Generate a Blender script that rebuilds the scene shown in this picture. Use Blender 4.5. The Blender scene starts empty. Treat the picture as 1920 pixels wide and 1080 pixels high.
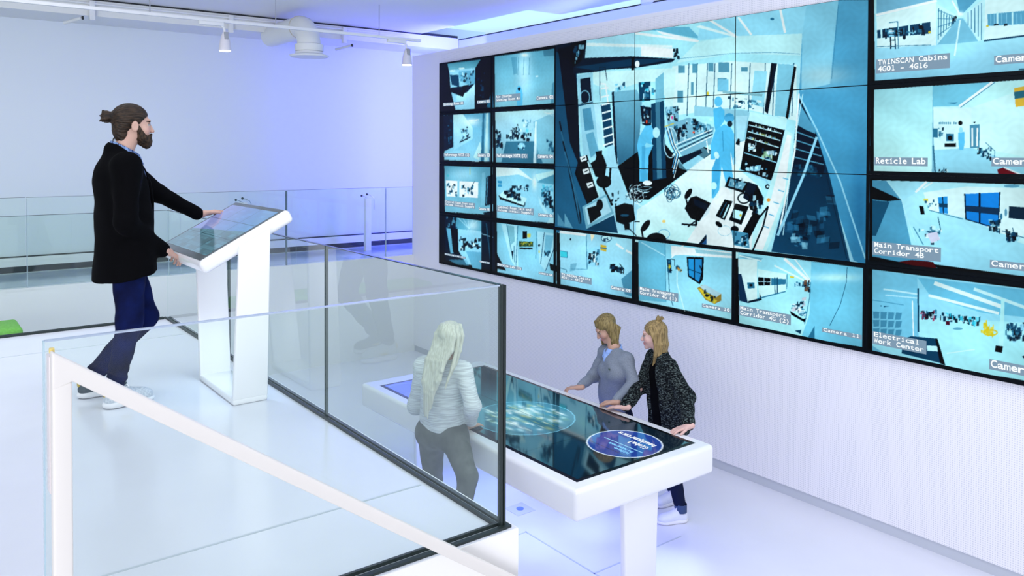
import bpy, bmesh, math, random
import numpy as np
from mathutils import Vector, Matrix
C = bpy.context.scene.collection
SC = bpy.context.scene
PI = math.pi

# ---------------------------------------------------------------- camera
CAMP = np.array([0.0, 0.0, 1.52])
FPX, CYP, YAW, PIT, ROL = 1510.402, 310.997, 0.651865, 0.0179486, 0.0033223
_F = np.array([-math.cos(YAW)*math.cos(PIT), math.sin(YAW)*math.cos(PIT), -math.sin(PIT)])
_R = np.cross(_F, [0, 0, 1]); _R /= np.linalg.norm(_R); _U = np.cross(_R, _F)
R2 = _R*math.cos(ROL) + _U*math.sin(ROL); U2 = -_R*math.sin(ROL) + _U*math.cos(ROL)
cd = bpy.data.cameras.new('camera'); cam = bpy.data.objects.new('camera', cd); C.objects.link(cam)
cam.matrix_world = Matrix(((R2[0], U2[0], -_F[0], CAMP[0]), (R2[1], U2[1], -_F[1], CAMP[1]), (R2[2], U2[2], -_F[2], CAMP[2]), (0, 0, 0, 1)))
cd.sensor_width = 36; cd.lens = FPX*36/1920; cd.shift_y = -(540-CYP)/1920; cd.clip_end = 100; cd.clip_start = .05
SC.camera = cam
def at(u, v, ax, val):
    d = _F + R2*(u-960)/FPX - U2*(v-CYP)/FPX
    return CAMP + d*((val-CAMP[ax])/d[ax])
def project(P):
    P = np.asarray(P)-CAMP; z = P@_F
    return 960+FPX*(P@R2)/z, CYP-FPX*(P@U2)/z

# ---------------------------------------------------------------- world, exposure, lights
LZ = -1.395                      # lower floor level, the platform is z = 0
w = bpy.data.worlds.new('world'); SC.world = w; w.use_nodes = True
w.node_tree.nodes['Background'].inputs[0].default_value = (.84, .91, 1, 1)
w.node_tree.nodes['Background'].inputs[1].default_value = 0.75
vs = SC.view_settings
vs.view_transform = 'Standard'; vs.look = 'None'; vs.gamma = 1; vs.use_curve_mapping = False; vs.exposure = 0.22
def area(name, loc, aim, size, power, col=(1, 1, 1), spread=PI):
    l = bpy.data.lights.new(name, 'AREA'); l.shape = 'RECTANGLE'; l.size, l.size_y = size; l.energy = power; l.color = col; l.spread = spread
    o = bpy.data.objects.new(name, l); C.objects.link(o); o.location = loc
    o.rotation_euler = (Vector(aim)-Vector(loc)).to_track_quat('-Z', 'Y').to_euler(); return o
def spot(name, loc, aim, power, deg, col=(1, 1, 1), blend=.6, r=.04):
    l = bpy.data.lights.new(name, 'SPOT'); l.energy = power; l.color = col; l.spot_size = math.radians(deg); l.spot_blend = blend; l.shadow_soft_size = r
    o = bpy.data.objects.new(name, l); C.objects.link(o); o.location = loc
    o.rotation_euler = (Vector(aim)-Vector(loc)).to_track_quat('-Z', 'Y').to_euler(); return o
area('ceiling_light_platform', (-4.4, .4, 3.25), (-4.4, .4, 0), (4.5, 3.0), 26, (.93, .96, 1))
area('ceiling_light_hall', (-2.2, 3.9, 3.2), (-2.6, 4.3, -1.4), (5, 2.6), 92, (.95, .96, 1))
area('ceiling_light_rear', (-7.4, .6, 3.25), (-9.2, .6, -.5), (2.2, 3.6), 72, (.97, .98, 1), PI*.8)
area('hall_window_light', (7, -7.5, .6), (-6, 3.0, 2.9), (9, 5), 820, (.98, .98, 1))  # soft fill added behind the camera to lift ceiling and room, no window modelled
area('cove_light_video_wall', (-5.5, 6.2, 2.98), (-6.4, 3.4, 3.6), (8, .25), 14, (.5, .5, 1))  # unseen fill added on top of the video wall to tint the ceiling
area('blue_led_cove', (-9.9, 6.75, 1.6), (-11.5, 6.35, 1.6), (.6, 3.4), 95, (.13, .13, 1))
area('blue_led_uplight', (-7.5, 6.55, 2.8), (-7.5, 6.95, 3.4), (7.0, .25), 26, (.14, .26, 1))
area('cyan_led_uplight', (-9.8, 8.9, 2.9), (-9.8, 8.9, 3.95), (8.0, 1.4), 55, (.22, .72, 1))
area('violet_led_strip', (-4.9, 3.85, -.76), (-4.9, 3.9, -1.39), (2.2, .5), 16, (.26, .30, 1))

# ---------------------------------------------------------------- mesh helpers
def new_obj(name, verts, faces, mat=None, parent=None, loc=None, smooth=False, cols=None):
    base = Vector(loc) if loc is not None else Vector((0, 0, 0))
    me = bpy.data.meshes.new(name)
    V = np.asarray(verts, dtype=np.float32) - np.array(base, dtype=np.float32)
    me.from_pydata(V.tolist(), [], [tuple(map(int, f)) for f in faces]) if not isinstance(faces, np.ndarray) else quads(me, V, faces)
    me.update()
    if mat: me.materials.append(mat)
    if smooth: me.shade_smooth()
    if cols is not None:
        a = me.color_attributes.new('Col', 'FLOAT_COLOR', 'POINT')
        c4 = np.ones((len(V), 4), np.float32); c4[:, :3] = cols
        a.data.foreach_set('color', c4.ravel())
    o = bpy.data.objects.new(name, me); C.objects.link(o)
    if parent: o.parent = parent
    else: o.location = base
    return o
def quads(me, V, F):
    me.vertices.add(len(V)); me.vertices.foreach_set('co', V.ravel())
    me.loops.add(F.size); me.loops.foreach_set('vertex_index', F.ravel().astype(np.int32))
    me.polygons.add(len(F)); me.polygons.foreach_set('loop_start', np.arange(0, F.size, 4, dtype=np.int32))
    me.update(calc_edges=True)
class MB:
    def __init__(s): s.bm = bmesh.new()
    def box(s, a, b, bev=0, seg=3):
        a, b = np.minimum(a, b), np.maximum(a, b)
        g = bmesh.ops.create_cube(s.bm, size=1)
        for v in g['verts']:
            v.co = Vector([(a[i]+b[i])/2 + v.co[i]*(b[i]-a[i]) for i in range(3)])
        if bev:
            es = list({e for v in g['verts'] for e in v.link_edges})
            bmesh.ops.bevel(s.bm, geom=es, offset=bev, segments=seg, affect='EDGES', profile=.5)
        return s
    def prism(s, pts, d, bev=0):
        d = Vector(d); n = len(pts)
        lo = [s.bm.verts.new(p) for p in pts]; hi = [s.bm.verts.new(Vector(p)+d) for p in pts]
        fs = [s.bm.faces.new(lo[::-1]), s.bm.faces.new(hi)]
        for i in range(n): fs.append(s.bm.faces.new((lo[i], lo[(i+1) % n], hi[(i+1) % n], hi[i])))
        bmesh.ops.recalc_face_normals(s.bm, faces=fs)
        if bev: bmesh.ops.bevel(s.bm, geom=list({e for f in fs for e in f.edges}), offset=bev, segments=3, affect='EDGES', profile=.5)
        return s
    def tube(s, pts, r, n=10, cap=True):
        pts = [Vector(p) for p in pts]; rs = r if isinstance(r, (list, tuple)) else [r]*len(pts)
        rings = []; up = None
        for i, p in enumerate(pts):
            t = (pts[min(i+1, len(pts)-1)]-pts[max(i-1, 0)]).normalized()
            if up is None: up = t.orthogonal().normalized()
            up = (up - t*up.dot(t)).normalized(); q = t.cross(up)
            rings.append([s.bm.verts.new(p+(up*math.cos(a)+q*math.sin(a))*rs[i]) for a in [2*PI*k/n for k in range(n)]])
        for a, b in zip(rings, rings[1:]):
            for k in range(n): s.bm.faces.new((a[k], a[(k+1) % n], b[(k+1) % n], b[k]))
        if cap: s.bm.faces.new(rings[0][::-1]); s.bm.faces.new(rings[-1])
        return s
    def ball(s, c, r, sc=(1, 1, 1), n=16):
        bmesh.ops.create_uvsphere(s.bm, u_segments=n, v_segments=n//2, radius=r, matrix=Matrix.Translation(c) @ Matrix.Diagonal((*sc, 1))); return s
    def done(s, name, mat, parent=None, loc=None, smooth=True, m=None):
        me = bpy.data.meshes.new(name)
        base = Vector(loc) if loc is not None else (Vector(parent['_base']) if parent is not None and '_base' in parent else Vector((0, 0, 0)))
        if m is not None: bmesh.ops.transform(s.bm, matrix=m, verts=s.bm.verts)
        bmesh.ops.recalc_face_normals(s.bm, faces=s.bm.faces)
        bmesh.ops.translate(s.bm, vec=-base, verts=s.bm.verts)
        s.bm.to_mesh(me); s.bm.free(); me.materials.append(mat)
        if smooth:
            me.shade_smooth(); me.set_sharp_from_angle(angle=math.radians(35))
        o = bpy.data.objects.new(name, me); C.objects.link(o)
        if parent is not None: o.parent = parent
        else: o.location = base
        return o
BASES = {}
def thing(name, label, cat, loc=(0, 0, 0), group=None):
    o = bpy.data.objects.new(name, None); C.objects.link(o); o.location = loc; o.empty_display_size = .1
    o['label'] = label; o['category'] = cat
    if group: o['group'] = group
    BASES[o.name] = Vector(loc); return o
def tag(o, label, cat, group=None):
    o['label'] = label; o['category'] = cat
    if group: o['group'] = group
    return o
def part(mb, name, mat, th, m=None, smooth=True, sub=None):
    """mesh under thing th (world coordinates given); sub = a part to hang it from"""
    o = mb.done(name, mat, None, BASES[th.name], smooth, m); o.location = (0, 0, 0); o.parent = sub or th; return o
def struct(mb, name, mat, smooth=False):
    o = mb.done(name, mat, smooth=smooth); o['kind'] = 'structure'; return o

# ---------------------------------------------------------------- materials
def M(name, col=(.8, .8, .8), rough=.5, metal=0, spec=.5, ior=None, coat=0, **k):
    m = bpy.data.materials.new(name); m.use_nodes = True; b = m.node_tree.nodes['Principled BSDF']
    b.inputs['Base Color'].default_value = (*col, 1); b.inputs['Roughness'].default_value = rough; b.inputs['Metallic'].default_value = metal
    b.inputs['Specular IOR Level'].default_value = spec
    if ior: b.inputs['IOR'].default_value = ior
    if coat: b.inputs['Coat Weight'].default_value = coat; b.inputs['Coat Roughness'].default_value = .05
    if 'sheen' in k: b.inputs['Sheen Weight'].default_value = k['sheen']
    return m
def nd(m, t, **k):
    n = m.node_tree.nodes.new(t)
    for a, v in k.items(): setattr(n, a, v)
    return n
def lk(m, a, b): m.node_tree.links.new(a, b)
def noise_mat(name, c1, c2, scale=20, rough=.5, stretch=(1, 1, 1), bump=0, detail=3, lo=.35, hi=.65, spec=.3, **k):
    m = M(name, c1, rough, spec=spec, **k); b = m.node_tree.nodes['Principled BSDF']
    tc = nd(m, 'ShaderNodeTexCoord'); mp = nd(m, 'ShaderNodeMapping'); mp.inputs['Scale'].default_value = stretch
    n = nd(m, 'ShaderNodeTexNoise'); n.inputs['Scale'].default_value = scale; n.inputs['Detail'].default_value = detail
    r = nd(m, 'ShaderNodeValToRGB'); r.color_ramp.elements[0].position = lo; r.color_ramp.elements[1].position = hi
    r.color_ramp.elements[0].color = (*c1, 1); r.color_ramp.elements[1].color = (*c2, 1)
    lk(m, tc.outputs['Object'], mp.inputs[0]); lk(m, mp.outputs[0], n.inputs['Vector']); lk(m, n.outputs['Fac'], r.inputs[0]); lk(m, r.outputs[0], b.inputs['Base Color'])
    if bump:
        bp = nd(m, 'ShaderNodeBump'); bp.inputs['Strength'].default_value = bump; bp.inputs['Distance'].default_value = .01
        lk(m, n.outputs['Fac'], bp.inputs['Height']); lk(m, bp.outputs[0], b.inputs['Normal'])
    return m
def attr_mat(name, rough=.5, emit=0, spec=.5, mul=1.0, ior=None):
    m = M(name, (0, 0, 0), rough, spec=spec, ior=ior); b = m.node_tree.nodes['Principled BSDF']
    a = nd(m, 'ShaderNodeAttribute'); a.attribute_name = 'Col'
    if emit: lk(m, a.outputs['Color'], b.inputs['Emission Color']); b.inputs['Emission Strength'].default_value = emit
    else: lk(m, a.outputs['Color'], b.inputs['Base Color'])
    return m
def glow(name, col, s):
    m = M(name, col, .4); b = m.node_tree.nodes['Principled BSDF']
    b.inputs['Emission Color'].default_value = (*col, 1); b.inputs['Emission Strength'].default_value = s; b.inputs['Base Color'].default_value = (.01, .01, .01, 1); b.inputs['Specular IOR Level'].default_value = .1; return m
def glass(name, tint=(.955, .988, .968)):
    m = bpy.data.materials.new(name); m.use_nodes = True; t = m.node_tree; t.nodes.clear()
    o = nd(m, 'ShaderNodeOutputMaterial'); tr = nd(m, 'ShaderNodeBsdfTransparent'); tr.inputs[0].default_value = (*tint, 1)
    g = nd(m, 'ShaderNodeBsdfGlossy'); g.inputs['Roughness'].default_value = 0.0; g.inputs[0].default_value = (.95, 1, 1, 1)
    f = nd(m, 'ShaderNodeFresnel'); f.inputs[0].default_value = 1.5; mx = nd(m, 'ShaderNodeMixShader')
    ge = nd(m, 'ShaderNodeNewGeometry'); iv = nd(m, 'ShaderNodeMath', operation='SUBTRACT'); iv.inputs[0].default_value = 1; ml = nd(m, 'ShaderNodeMath', operation='MULTIPLY')
    lk(m, ge.outputs['Backfacing'], iv.inputs[1]); lk(m, f.outputs[0], ml.inputs[0]); lk(m, iv.outputs[0], ml.inputs[1])
    lk(m, ml.outputs[0], mx.inputs[0]); lk(m, tr.outputs[0], mx.inputs[1]); lk(m, g.outputs[0], mx.inputs[2]); lk(m, mx.outputs[0], o.inputs[0])
    return m
WHITE = M('white_paint', (.80, .81, .83), .55)
WALL = M('wall_paint', (.70, .76, .83), .7)
CEIL = M('ceiling_paint', (.82, .82, .84), .7)
BEAM = M('cream_paint', (.80, .81, .80), .6)
LAC = M('white_lacquer', (.84, .84, .87), .22, coat=.3)
RAILW = M('warm_white_lacquer', (.76, .72, .68), .45)
FASC = M('fascia_white', (.90, .88, .86), .4)
DARK = M('dark_gap', (.015, .02, .025), .5)
BLACK = M('black_rubber', (.012, .022, .022), .45)
BEZ = M('black_bezel', (.0015, .003, .005), .5, spec=.08)
EDGE = M('glass_edge', (.02, .045, .05), .2)
PEDGE = M('pale_glass_top_edge', (.42, .50, .62), .15)
GLASS = glass('clear_green_glass')
SEAM = M('glass_joint', (.012, .03, .035), .3)
GREYB = M('grey_skirting', (.50, .53, .60), .5)
CHROME = M('chrome', (.6, .6, .62), .2, metal=1)
FLINE = M('floor_joint', (.50, .55, .60), .4)
# glossy poured floors
def floor_mat(name, c, rough):
    m = noise_mat(name, c, tuple(x*.975 for x in c), 3, rough, detail=4, spec=.5); return m
FLOOR = floor_mat('white_poured_floor', (.74, .76, .83), .18)
FLOOR2 = floor_mat('white_poured_floor_hall', (.76, .77, .85), .2)
BLUEFL = noise_mat('glossy_blue_grey_floor', (.35, .45, .55), (.5, .6, .68), 2, .12)
# perforated wall: hex grid of small holes
def perf():
    m = M('perforated_wall', (.78, .78, .84), .6); b = m.node_tree.nodes['Principled BSDF']
    tc = nd(m, 'ShaderNodeTexCoord'); sx = nd(m, 'ShaderNodeSeparateXYZ'); lk(m, tc.outputs['Object'], sx.inputs[0])
    def mt(op, a, c=None):
        n = nd(m, 'ShaderNodeMath', operation=op)
        for i, q in enumerate((a, c)):
            if q is None: continue
            if hasattr(q, 'is_output'): lk(m, q, n.inputs[i])
            else: n.inputs[i].default_value = q
        return n.outputs[0]
    s = .0160
    x = mt('DIVIDE', sx.outputs[0], s); z = mt('DIVIDE', sx.outputs[2], s)
    def cell(ox, oz):
        fx = mt('SUBTRACT', mt('FRACT', mt('ADD', x, ox)), .5); fz = mt('SUBTRACT', mt('FRACT', mt('ADD', z, oz)), .5)
        return mt('SQRT', mt('ADD', mt('MULTIPLY', fx, fx), mt('MULTIPLY', fz, fz)))
    d = cell(0, 0)
    hole = mt('LESS_THAN', d, .24)
    # keep a plain margin at the foot and near the wall's far end
    mix = nd(m, 'ShaderNodeMix', data_type='RGBA'); lk(m, hole, mix.inputs[0])
    mix.inputs[6].default_value = (.82, .81, .87, 1); mix.inputs[7].default_value = (.58, .59, .67, 1)
    lk(m, mix.outputs[2], b.inputs['Base Color']); return m
PERF = perf()

# ---------------------------------------------------------------- setting
XF, XR, YP, XC, XB, YW = -2.597, -7.652, 1.9326, -10.211, -11.52, 5.979
GH = .981
# platform floor slab
struct(MB().box((XR-.06, -6, -.22), (XF+.045, YP+.045, 0)), 'floor', FLOOR)
struct(MB().box((XF-.02, -6, LZ), (XF+.05, YP+.05, -.001)), 'wall_platform_front', FASC)
struct(MB().box((XR, YP+.0, LZ), (XF-.021, YP+.05, -.001)), 'wall_platform_side', FASC)
struct(MB().box((-30, -8, LZ-.2), (6, 9, LZ)), 'floor_lower', FLOOR2)
struct(MB().box((XC, -6, -.25), (XB, 8, 0)), 'floor_gallery', BLUEFL)
struct(MB().box((XC-.005, -6, LZ), (XC+.03, 6.35, -.012)), 'wall_gallery_fascia', WHITE)
struct(MB().box((XC-.06, -6, -.012), (XC+.035, 6.35, .012)), 'trim_gallery_edge', WHITE)
struct(MB().box((XB-.1, -8, -.2), (XB, 8.2, 3.6)), 'wall_back', WALL)
struct(MB().box((XB, -6, .015), (XB+.02, 8, .09)), 'baseboard_back', DARK)
struct(MB().box((XB, -6, .09), (XB+.03, 8, .2)), 'trim_wall_plinth', WHITE)
struct(MB().box((XB, -6, .2), (XB+.033, 8, .215)), 'trim_wall_groove', DARK)
# bulkhead and ceiling
struct(MB().box((XB, -6, 3.13), (-10.78, 7.14, 3.318)), 'trim_bulkhead', BEAM)
struct(MB().box((XB, -6, 3.318), (-10.80, 7.14, 3.36)), 'trim_bulkhead_gap', DARK)
struct(MB().box((-11.6, -6, 3.34), (-8.15, 6.47, 3.40)).box((-8.15, -6, 3.34), (4, 7.02, 3.40)), 'ceiling', CEIL)
struct(MB().box((-17, -6, 3.95), (4, 15, 4.05)), 'ceiling_upper', CEIL)
struct(MB().box((-11.5, 7.15, LZ), (4, 7.25, 3.29)), 'wall_behind_screens', M('rear_wall_paint', (.72, .76, .85), .7))
struct(MB().box((-11.5, 7.145, 3.291), (4, 7.25, 3.305)), 'trim_rear_wall_top', DARK)
# video wall block
struct(MB().box((XC-.02, YW, LZ+.085), (3.2, YW+.38, 2.90)), 'wall_video', PERF)
struct(MB().box((XC-.02, YW+.012, LZ), (3.2, YW+.36, LZ+.085)), 'baseboard_video_wall', GREYB)
PB = M('plain_border', (.80, .80, .86), .6)
struct(MB().box((XC-.021, YW-.002, LZ+.085), (-9.46, YW+.002, 2.86)), 'trim_video_wall_end', PB)
struct(MB().box((XC-.021, YW-.002, 2.862), (3.2, YW+.002, 2.901)), 'trim_video_wall_top', PB)
struct(MB().box((-9.458, YW-.002, LZ+.085), (-8.3, YW+.002, -.05)), 'trim_video_wall_lower', PB)
# thin grey lines across the platform floor, and the hall floor joints
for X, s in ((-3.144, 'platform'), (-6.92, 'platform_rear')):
    struct(MB().box((X-.006, -6, 0), (X+.006, YP-.05, .0015)), 'trim_floor_joint_'+s, FLINE)
struct(MB().box((-4.80, 3.80, LZ), (-1.0, 3.812, LZ+.0015)).box((-4.80, 2.2, LZ), (-4.788, 3.81, LZ+.0015)).box((-4.04, 3.80, LZ), (-4.028, 4.7, LZ+.0015)), 'trim_floor_joint_hall', FLINE)

# ---------------------------------------------------------------- glass balustrades
def pane(a, b, z0, z1, axis, label, group, th=.017, edge=.0045, em=None):
    """glass pane from a to b (the running coordinate) in the plane axis=(name, value)"""
    ax, v = axis
    def B(mb, r0, r1, t0, t1, h0, h1):
        return mb.box((t0, r0, h0), (t1, r1, h1)) if ax == 'x' else mb.box((r0, t0, h0), (r1, t1, h1))
    base = ((v, (a+b)/2, z0) if ax == 'x' else ((a+b)/2, v, z0))
    t = thing('glass_panel', label, 'glass railing', base, group)
    part(B(MB(), a+.004, b-.004, v-th/2, v+th/2, z0, z1), 'glass', GLASS, t, smooth=False)
    part(B(MB(), a+.004, b-.004, v-th/2-.0006, v+th/2+.0006, z1-.002, z1+edge*.5), 'top_edge', em or EDGE, t, smooth=False)
    return t, B
def seamstrip(mb, B, r, v, z0, z1, w=.008, th=.02): return B(mb, r-w/2, r+w/2, v-th/2, v+th/2, z0, z1)
# side railing on the platform (three panes towards the video wall)
for i, (a, b, l) in enumerate(((-4.262, XF-.014, 'glass railing pane along platform side, nearest pane ending at the black corner post'),
                         (-5.955, -4.262, 'glass railing pane along platform side, middle pane behind the tilted kiosk'),
                         (XR, -5.955, 'glass railing pane along platform side, farthest pane beyond the kiosk'))):
    t, B = pane(a, b, .0, GH, ('y', YP), l, 'glass panes of the platform railing')
    if i: part(seamstrip(MB(), B, b-.005, YP, .0, GH), 'joint_seal', SEAM, t)
t, B = pane(.321, YP-.012, -.02, GH, ('x', XF), 'large front glass pane of the platform railing, behind the white handrail', 'glass panes of the platform railing', em=PEDGE)
part(MB().box((XF-.009, .321, -.3), (XF+.009, .325, GH)), 'side_edge', M('pale_glass_edge', (.45, .6, .68), .2), t)
for a, b, l in ((.40, YP, 'rear glass pane of the platform railing behind the man'), (-1.6, .40, 'rear glass pane of the platform railing at the left picture edge')):
    pane(a, b, 0, GH, ('x', XR), l, 'glass panes of the platform railing', edge=.003)
tag(MB().box((XF-.010, YP-.011, 0), (XF+.012, YP-.001, GH+.002)).box((XF-.010, YP-.001, 0), (XF-.004, YP+.012, GH+.002)).box((XF-.0, YP+.002, 0), (XF+.014, YP+.012, GH+.002)).done('corner_seal_post', BLACK), 'slim black double corner post where the two front glass railings meet', 'post')
# shoe channels
sh = thing('railing_channel', 'black floor channel holding the glass along the platform edges', 'railing channel', (XF, YP, 0))
part(MB().box((XR-.03, YP-.024, 0), (XF-.022, YP-.010, .014)), 'channel_side', BLACK, sh); part(MB().box((XR-.03, YP+.010, -.004), (XF+.030, YP+.030, .010)), 'channel_side', BLACK, sh)
part(MB().box((XF-.022, -2, 0), (XF-.010, YP-.010, .014)), 'channel_front', BLACK, sh); part(MB().box((XF+.010, -2, -.006), (XF+.032, YP+.01, .01)), 'channel_front', BLACK, sh)
part(MB().box((XR-.025, -6, 0), (XR-.010, YP-.036, .018)), 'channel_rear', BLACK, sh); part(MB().box((XR+.010, -6, 0), (XR+.02, YP-.036, .018)), 'channel_rear', BLACK, sh)
# gallery glass
gs = [-3.3, -1.83, -.36, 1.11, 2.58, 4.05, 5.52, 6.30]
gl = ['far left', 'left of the man, far side', 'far left behind the handrail reflection', 'directly behind the man', 'above the kiosk screen', 'right of the kiosk, widest clear view', 'last narrow pane beside the video wall']
for i in range(7):
    t, B = pane(gs[i], gs[i+1], 0.012, 1.0, ('x', XC), 'distant gallery glass pane, '+gl[i], 'glass panes of the far gallery railing', edge=.002)
    if i: part(seamstrip(MB(), B, gs[i]+.011, XC, .013, .99, .02 if i == 5 else .009), 'joint_seal', M('pale_joint', (.10, .16, .22) if i == 5 else (.4, .5, .58), .4), t)

# handrail in front
hr = thing('stair_handrail', 'warm white flat stair handrail with upright post, sloping down in front of the glass', 'handrail', (-2.5, .34, -1.3))
def bar(x0, x1, pts): return MB().prism([(x0, y, z) for y, z in pts], (x1-x0, 0, 0), bev=.006)
P0 = at(95, 658, 0, -2.50); P1 = at(930, 1062, 0, -2.50); Pin = at(133, 712, 0, -2.50)
sl = (P1[2]-P0[2])/(P1[1]-P0[1]); wz = (P0[2]-(Pin[2]-sl*(Pin[1]-P0[1])))
yl, zl_, yr_ = P0[1], P0[2], Pin[1]
yE = yl + 3.2
part(bar(-2.515, -2.475, [(yl, zl_), (yE, zl_+sl*(yE-yl)), (yE, zl_+sl*(yE-yl)-wz), (yr_, zl_+sl*(yr_-yl)-wz), (yl, zl_+sl*(yr_-yl)-wz-.02)]), 'sloping_rail', RAILW, hr)
part(bar(-2.515, -2.475, [(yl, zl_+sl*(yr_-yl)-wz-.01), (yr_, zl_+sl*(yr_-yl)-wz-.0), (yr_, LZ+.3), (yl, LZ+.3)]), 'post', RAILW, hr)
part(MB().box((-2.565, yl-.002, zl_-.40), (-2.517, yl+.006, zl_-.02), .002), 'bracket_plate', M('bracket_paint', (.72, .66, .66), .4), hr)
part(MB().box((-2.53, yl-.001, zl_-.012), (-2.516, yl+.012, zl_+.003), .002), 'bracket_tip', M('brass_yellow', (.75, .58, .18), .4), hr)
# stair flight below the rail
st = thing('staircase', 'white staircase flight under the handrail at the foot of the picture', 'stairs', (-2.0, 1.5, LZ))
mb = MB()
for k in range(8):
    y0 = .9 + k*.24; zt = -.17*(k+1)
    mb.box((-2.545, y0, LZ), (-1.4, y0+.26, max(zt-.62, LZ+.02)))
part(mb, 'steps', WHITE, st)

# ---------------------------------------------------------------- table
T = thing('touch_table', 'long white interactive table with dark glossy screen top, standing before the video wall', 'table', (-4.94, 3.84, LZ))
TX0, TX1, TY0, TY1, TZ = -6.345, -3.545, 3.195, 4.475, -.5
part(MB().box((TX0, TY0, TZ-.2), (TX1, TY1, TZ), .03, 5), 'table_top', LAC, T)
for x in (-3.60, -6.20):
    part(MB().prism([(x, 3.655, TZ-.19), (x, 3.975, TZ-.19), (x, 3.955, LZ), (x, 3.675, LZ)], (-.05, 0, 0), bev=.012), 'leg', LAC, T)
part(MB().box((-5.7, 3.72, TZ-.235), (-4.2, 3.92, TZ-.2), .004), 'led_strip', glow('violet_led', (.45, .5, 1), 1.2), T)

# ---------------------------------------------------------------- kiosk
K = thing('touch_kiosk', 'white kiosk with tilted touch screen the bearded man leans on', 'kiosk', (-5.1, 1.66, 0))
ky0, kz0, ky1, kz1 = 1.405, .874, 1.915, 1.148
kd = Vector((0, ky1-ky0, kz1-kz0)).normalized(); kn = Vector((0, -kd.z, kd.y))
kx0, kx1 = -5.78, -4.815
def kpt(x, s, h): q = Vector((x, ky0, kz0))+kd*s+kn*h; return q
KL = math.hypot(ky1-ky0, kz1-kz0)
KM = Matrix(((1, 0, 0, 0), (0, kd.y, kn.y, ky0), (0, kd.z, kn.z, kz0), (0, 0, 0, 1)))
part(MB().box((kx0, -.02, -.085), (kx1, KL+.02, 0), .028, 5), 'head', LAC, K, m=KM)
kb = part(MB().box((kx0+.03, .0, -.001), (kx1-.03, KL, .0035), .002), 'bezel', M('grey_bezel', (.10, .12, .13), .25), K, m=KM)
# legs: a loop of flat board, rounded at the foot
def kleg(x, t=.035):
    return MB().prism([(x, 1.575, 0.03), (x, 1.785, 0.03), (x, 1.805, 1.045), (x, 1.615, .945)], (t, 0, 0), bev=.008)
part(kleg(-4.82), 'leg', LAC, K); part(MB().prism([(-5.47, 1.575, .03), (-5.435, 1.575, .03), (-5.615, 1.60, .95), (-5.65, 1.60, .95)], (0, .20, 0), bev=.008), 'leg', LAC, K)
part(MB().box((-5.47, 1.575, 0), (-4.785, 1.785, .04), .012), 'foot_plate', LAC, K)

# ---------------------------------------------------------------- ceiling services
tr = thing('light_track', 'white ceiling track hung on thin rods, carrying two spotlights', 'lighting track', (-9, 3, 2.93))
tA, tB = at(0, -7, 0, -9.0), at(788, 82, 0, -9.0)
part(MB().box((-9.02, -2, 2.925), (-8.98, tB[1], 2.96), .003), 'rail', WHITE, tr)
for u in (281, 517, 711):
    q = at(u, 40, 0, -9.0); part(MB().tube([(-9, q[1], 2.95), (-9, q[1], 3.34)], .006), 'hanging_rod', CHROME, tr)
for (u, lab) in ((422, 'small white track spotlight on the far left wall side'), (763, 'small white track spotlight beside the top corner of the video wall')):
    q = at(u, 80, 0, -9.0); y = q[1]
    s = thing('track_spotlight', lab, 'spotlight', (-9, y, 2.9), 'spotlights on the ceiling track')
    part(MB().box((-9.025, y-.28, 2.885), (-8.975, y-.02, 2.925), .004), 'adapter', WHITE, s)
    part(MB().tube([(-9, y-.05, 2.9), (-9, y-.01, 2.87), (-9, y, 2.80)], .014), 'arm', WHITE, s)
    hd = part(MB().tube([(-9, y, 2.83), (-9, y, 2.80), (-9, y, 2.72), (-9, y, 2.62)], [.02, .035, .055, .067], 24), 'lamp_head', M('spot_lacquer', (.75, .72, .78), .3), s)
    part(MB().tube([(-9, y, 2.622), (-9, y, 2.612)], .058, 24), 'lens', glow('spot_lens', (1, .98, .92), 4), s, sub=hd)
    part(MB().box((-9.03, y-.02, 2.74), (-8.94, y+.02, 2.82), .004), 'heat_sink', M('grey_fins', (.35, .36, .4), .5), s, sub=hd)
    spot('track_spot_lamp', (-9, y, 2.58), (-9.3, y, -1), 25, 60)
# duct
D = thing('ventilation_duct', 'white ventilation duct with elbow and flat flange hanging below ceiling', 'duct', (-9.6, 4.12, 2.7))
dy, dx, r = at(580, 100, 0, -9.6)[1], -9.6, .145
zc = 3.10
el = [(dx-.30+.30*math.sin(a), dy, zc-.30+.30*math.cos(a)) for a in np.linspace(0, PI/2, 9)]
part(MB().tube([(-10.9, dy, zc)]+el+[(dx, dy, 2.76)], r, 32), 'pipe', BEAM, D)
part(MB().tube([(dx-.30, dy, zc), (dx-.285, dy, zc)], r+.006, 32), 'seam_band', M('seam_grey', (.6, .55, .45), .5), D)
part(MB().tube([(dx, dy, 2.86), (dx, dy, 2.85), (dx, dy, 2.77), (dx, dy, 2.76)], [r, r+.03, r+.03, r], 32), 'collar', BEAM, D)
part(MB().tube([(dx, dy, 2.762), (dx, dy, 2.735), (dx, dy, 2.715), (dx, dy, 2.695)], [r+.02, r+.03, r+.10, r+.085], 32), 'flange', WHITE, D)
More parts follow.
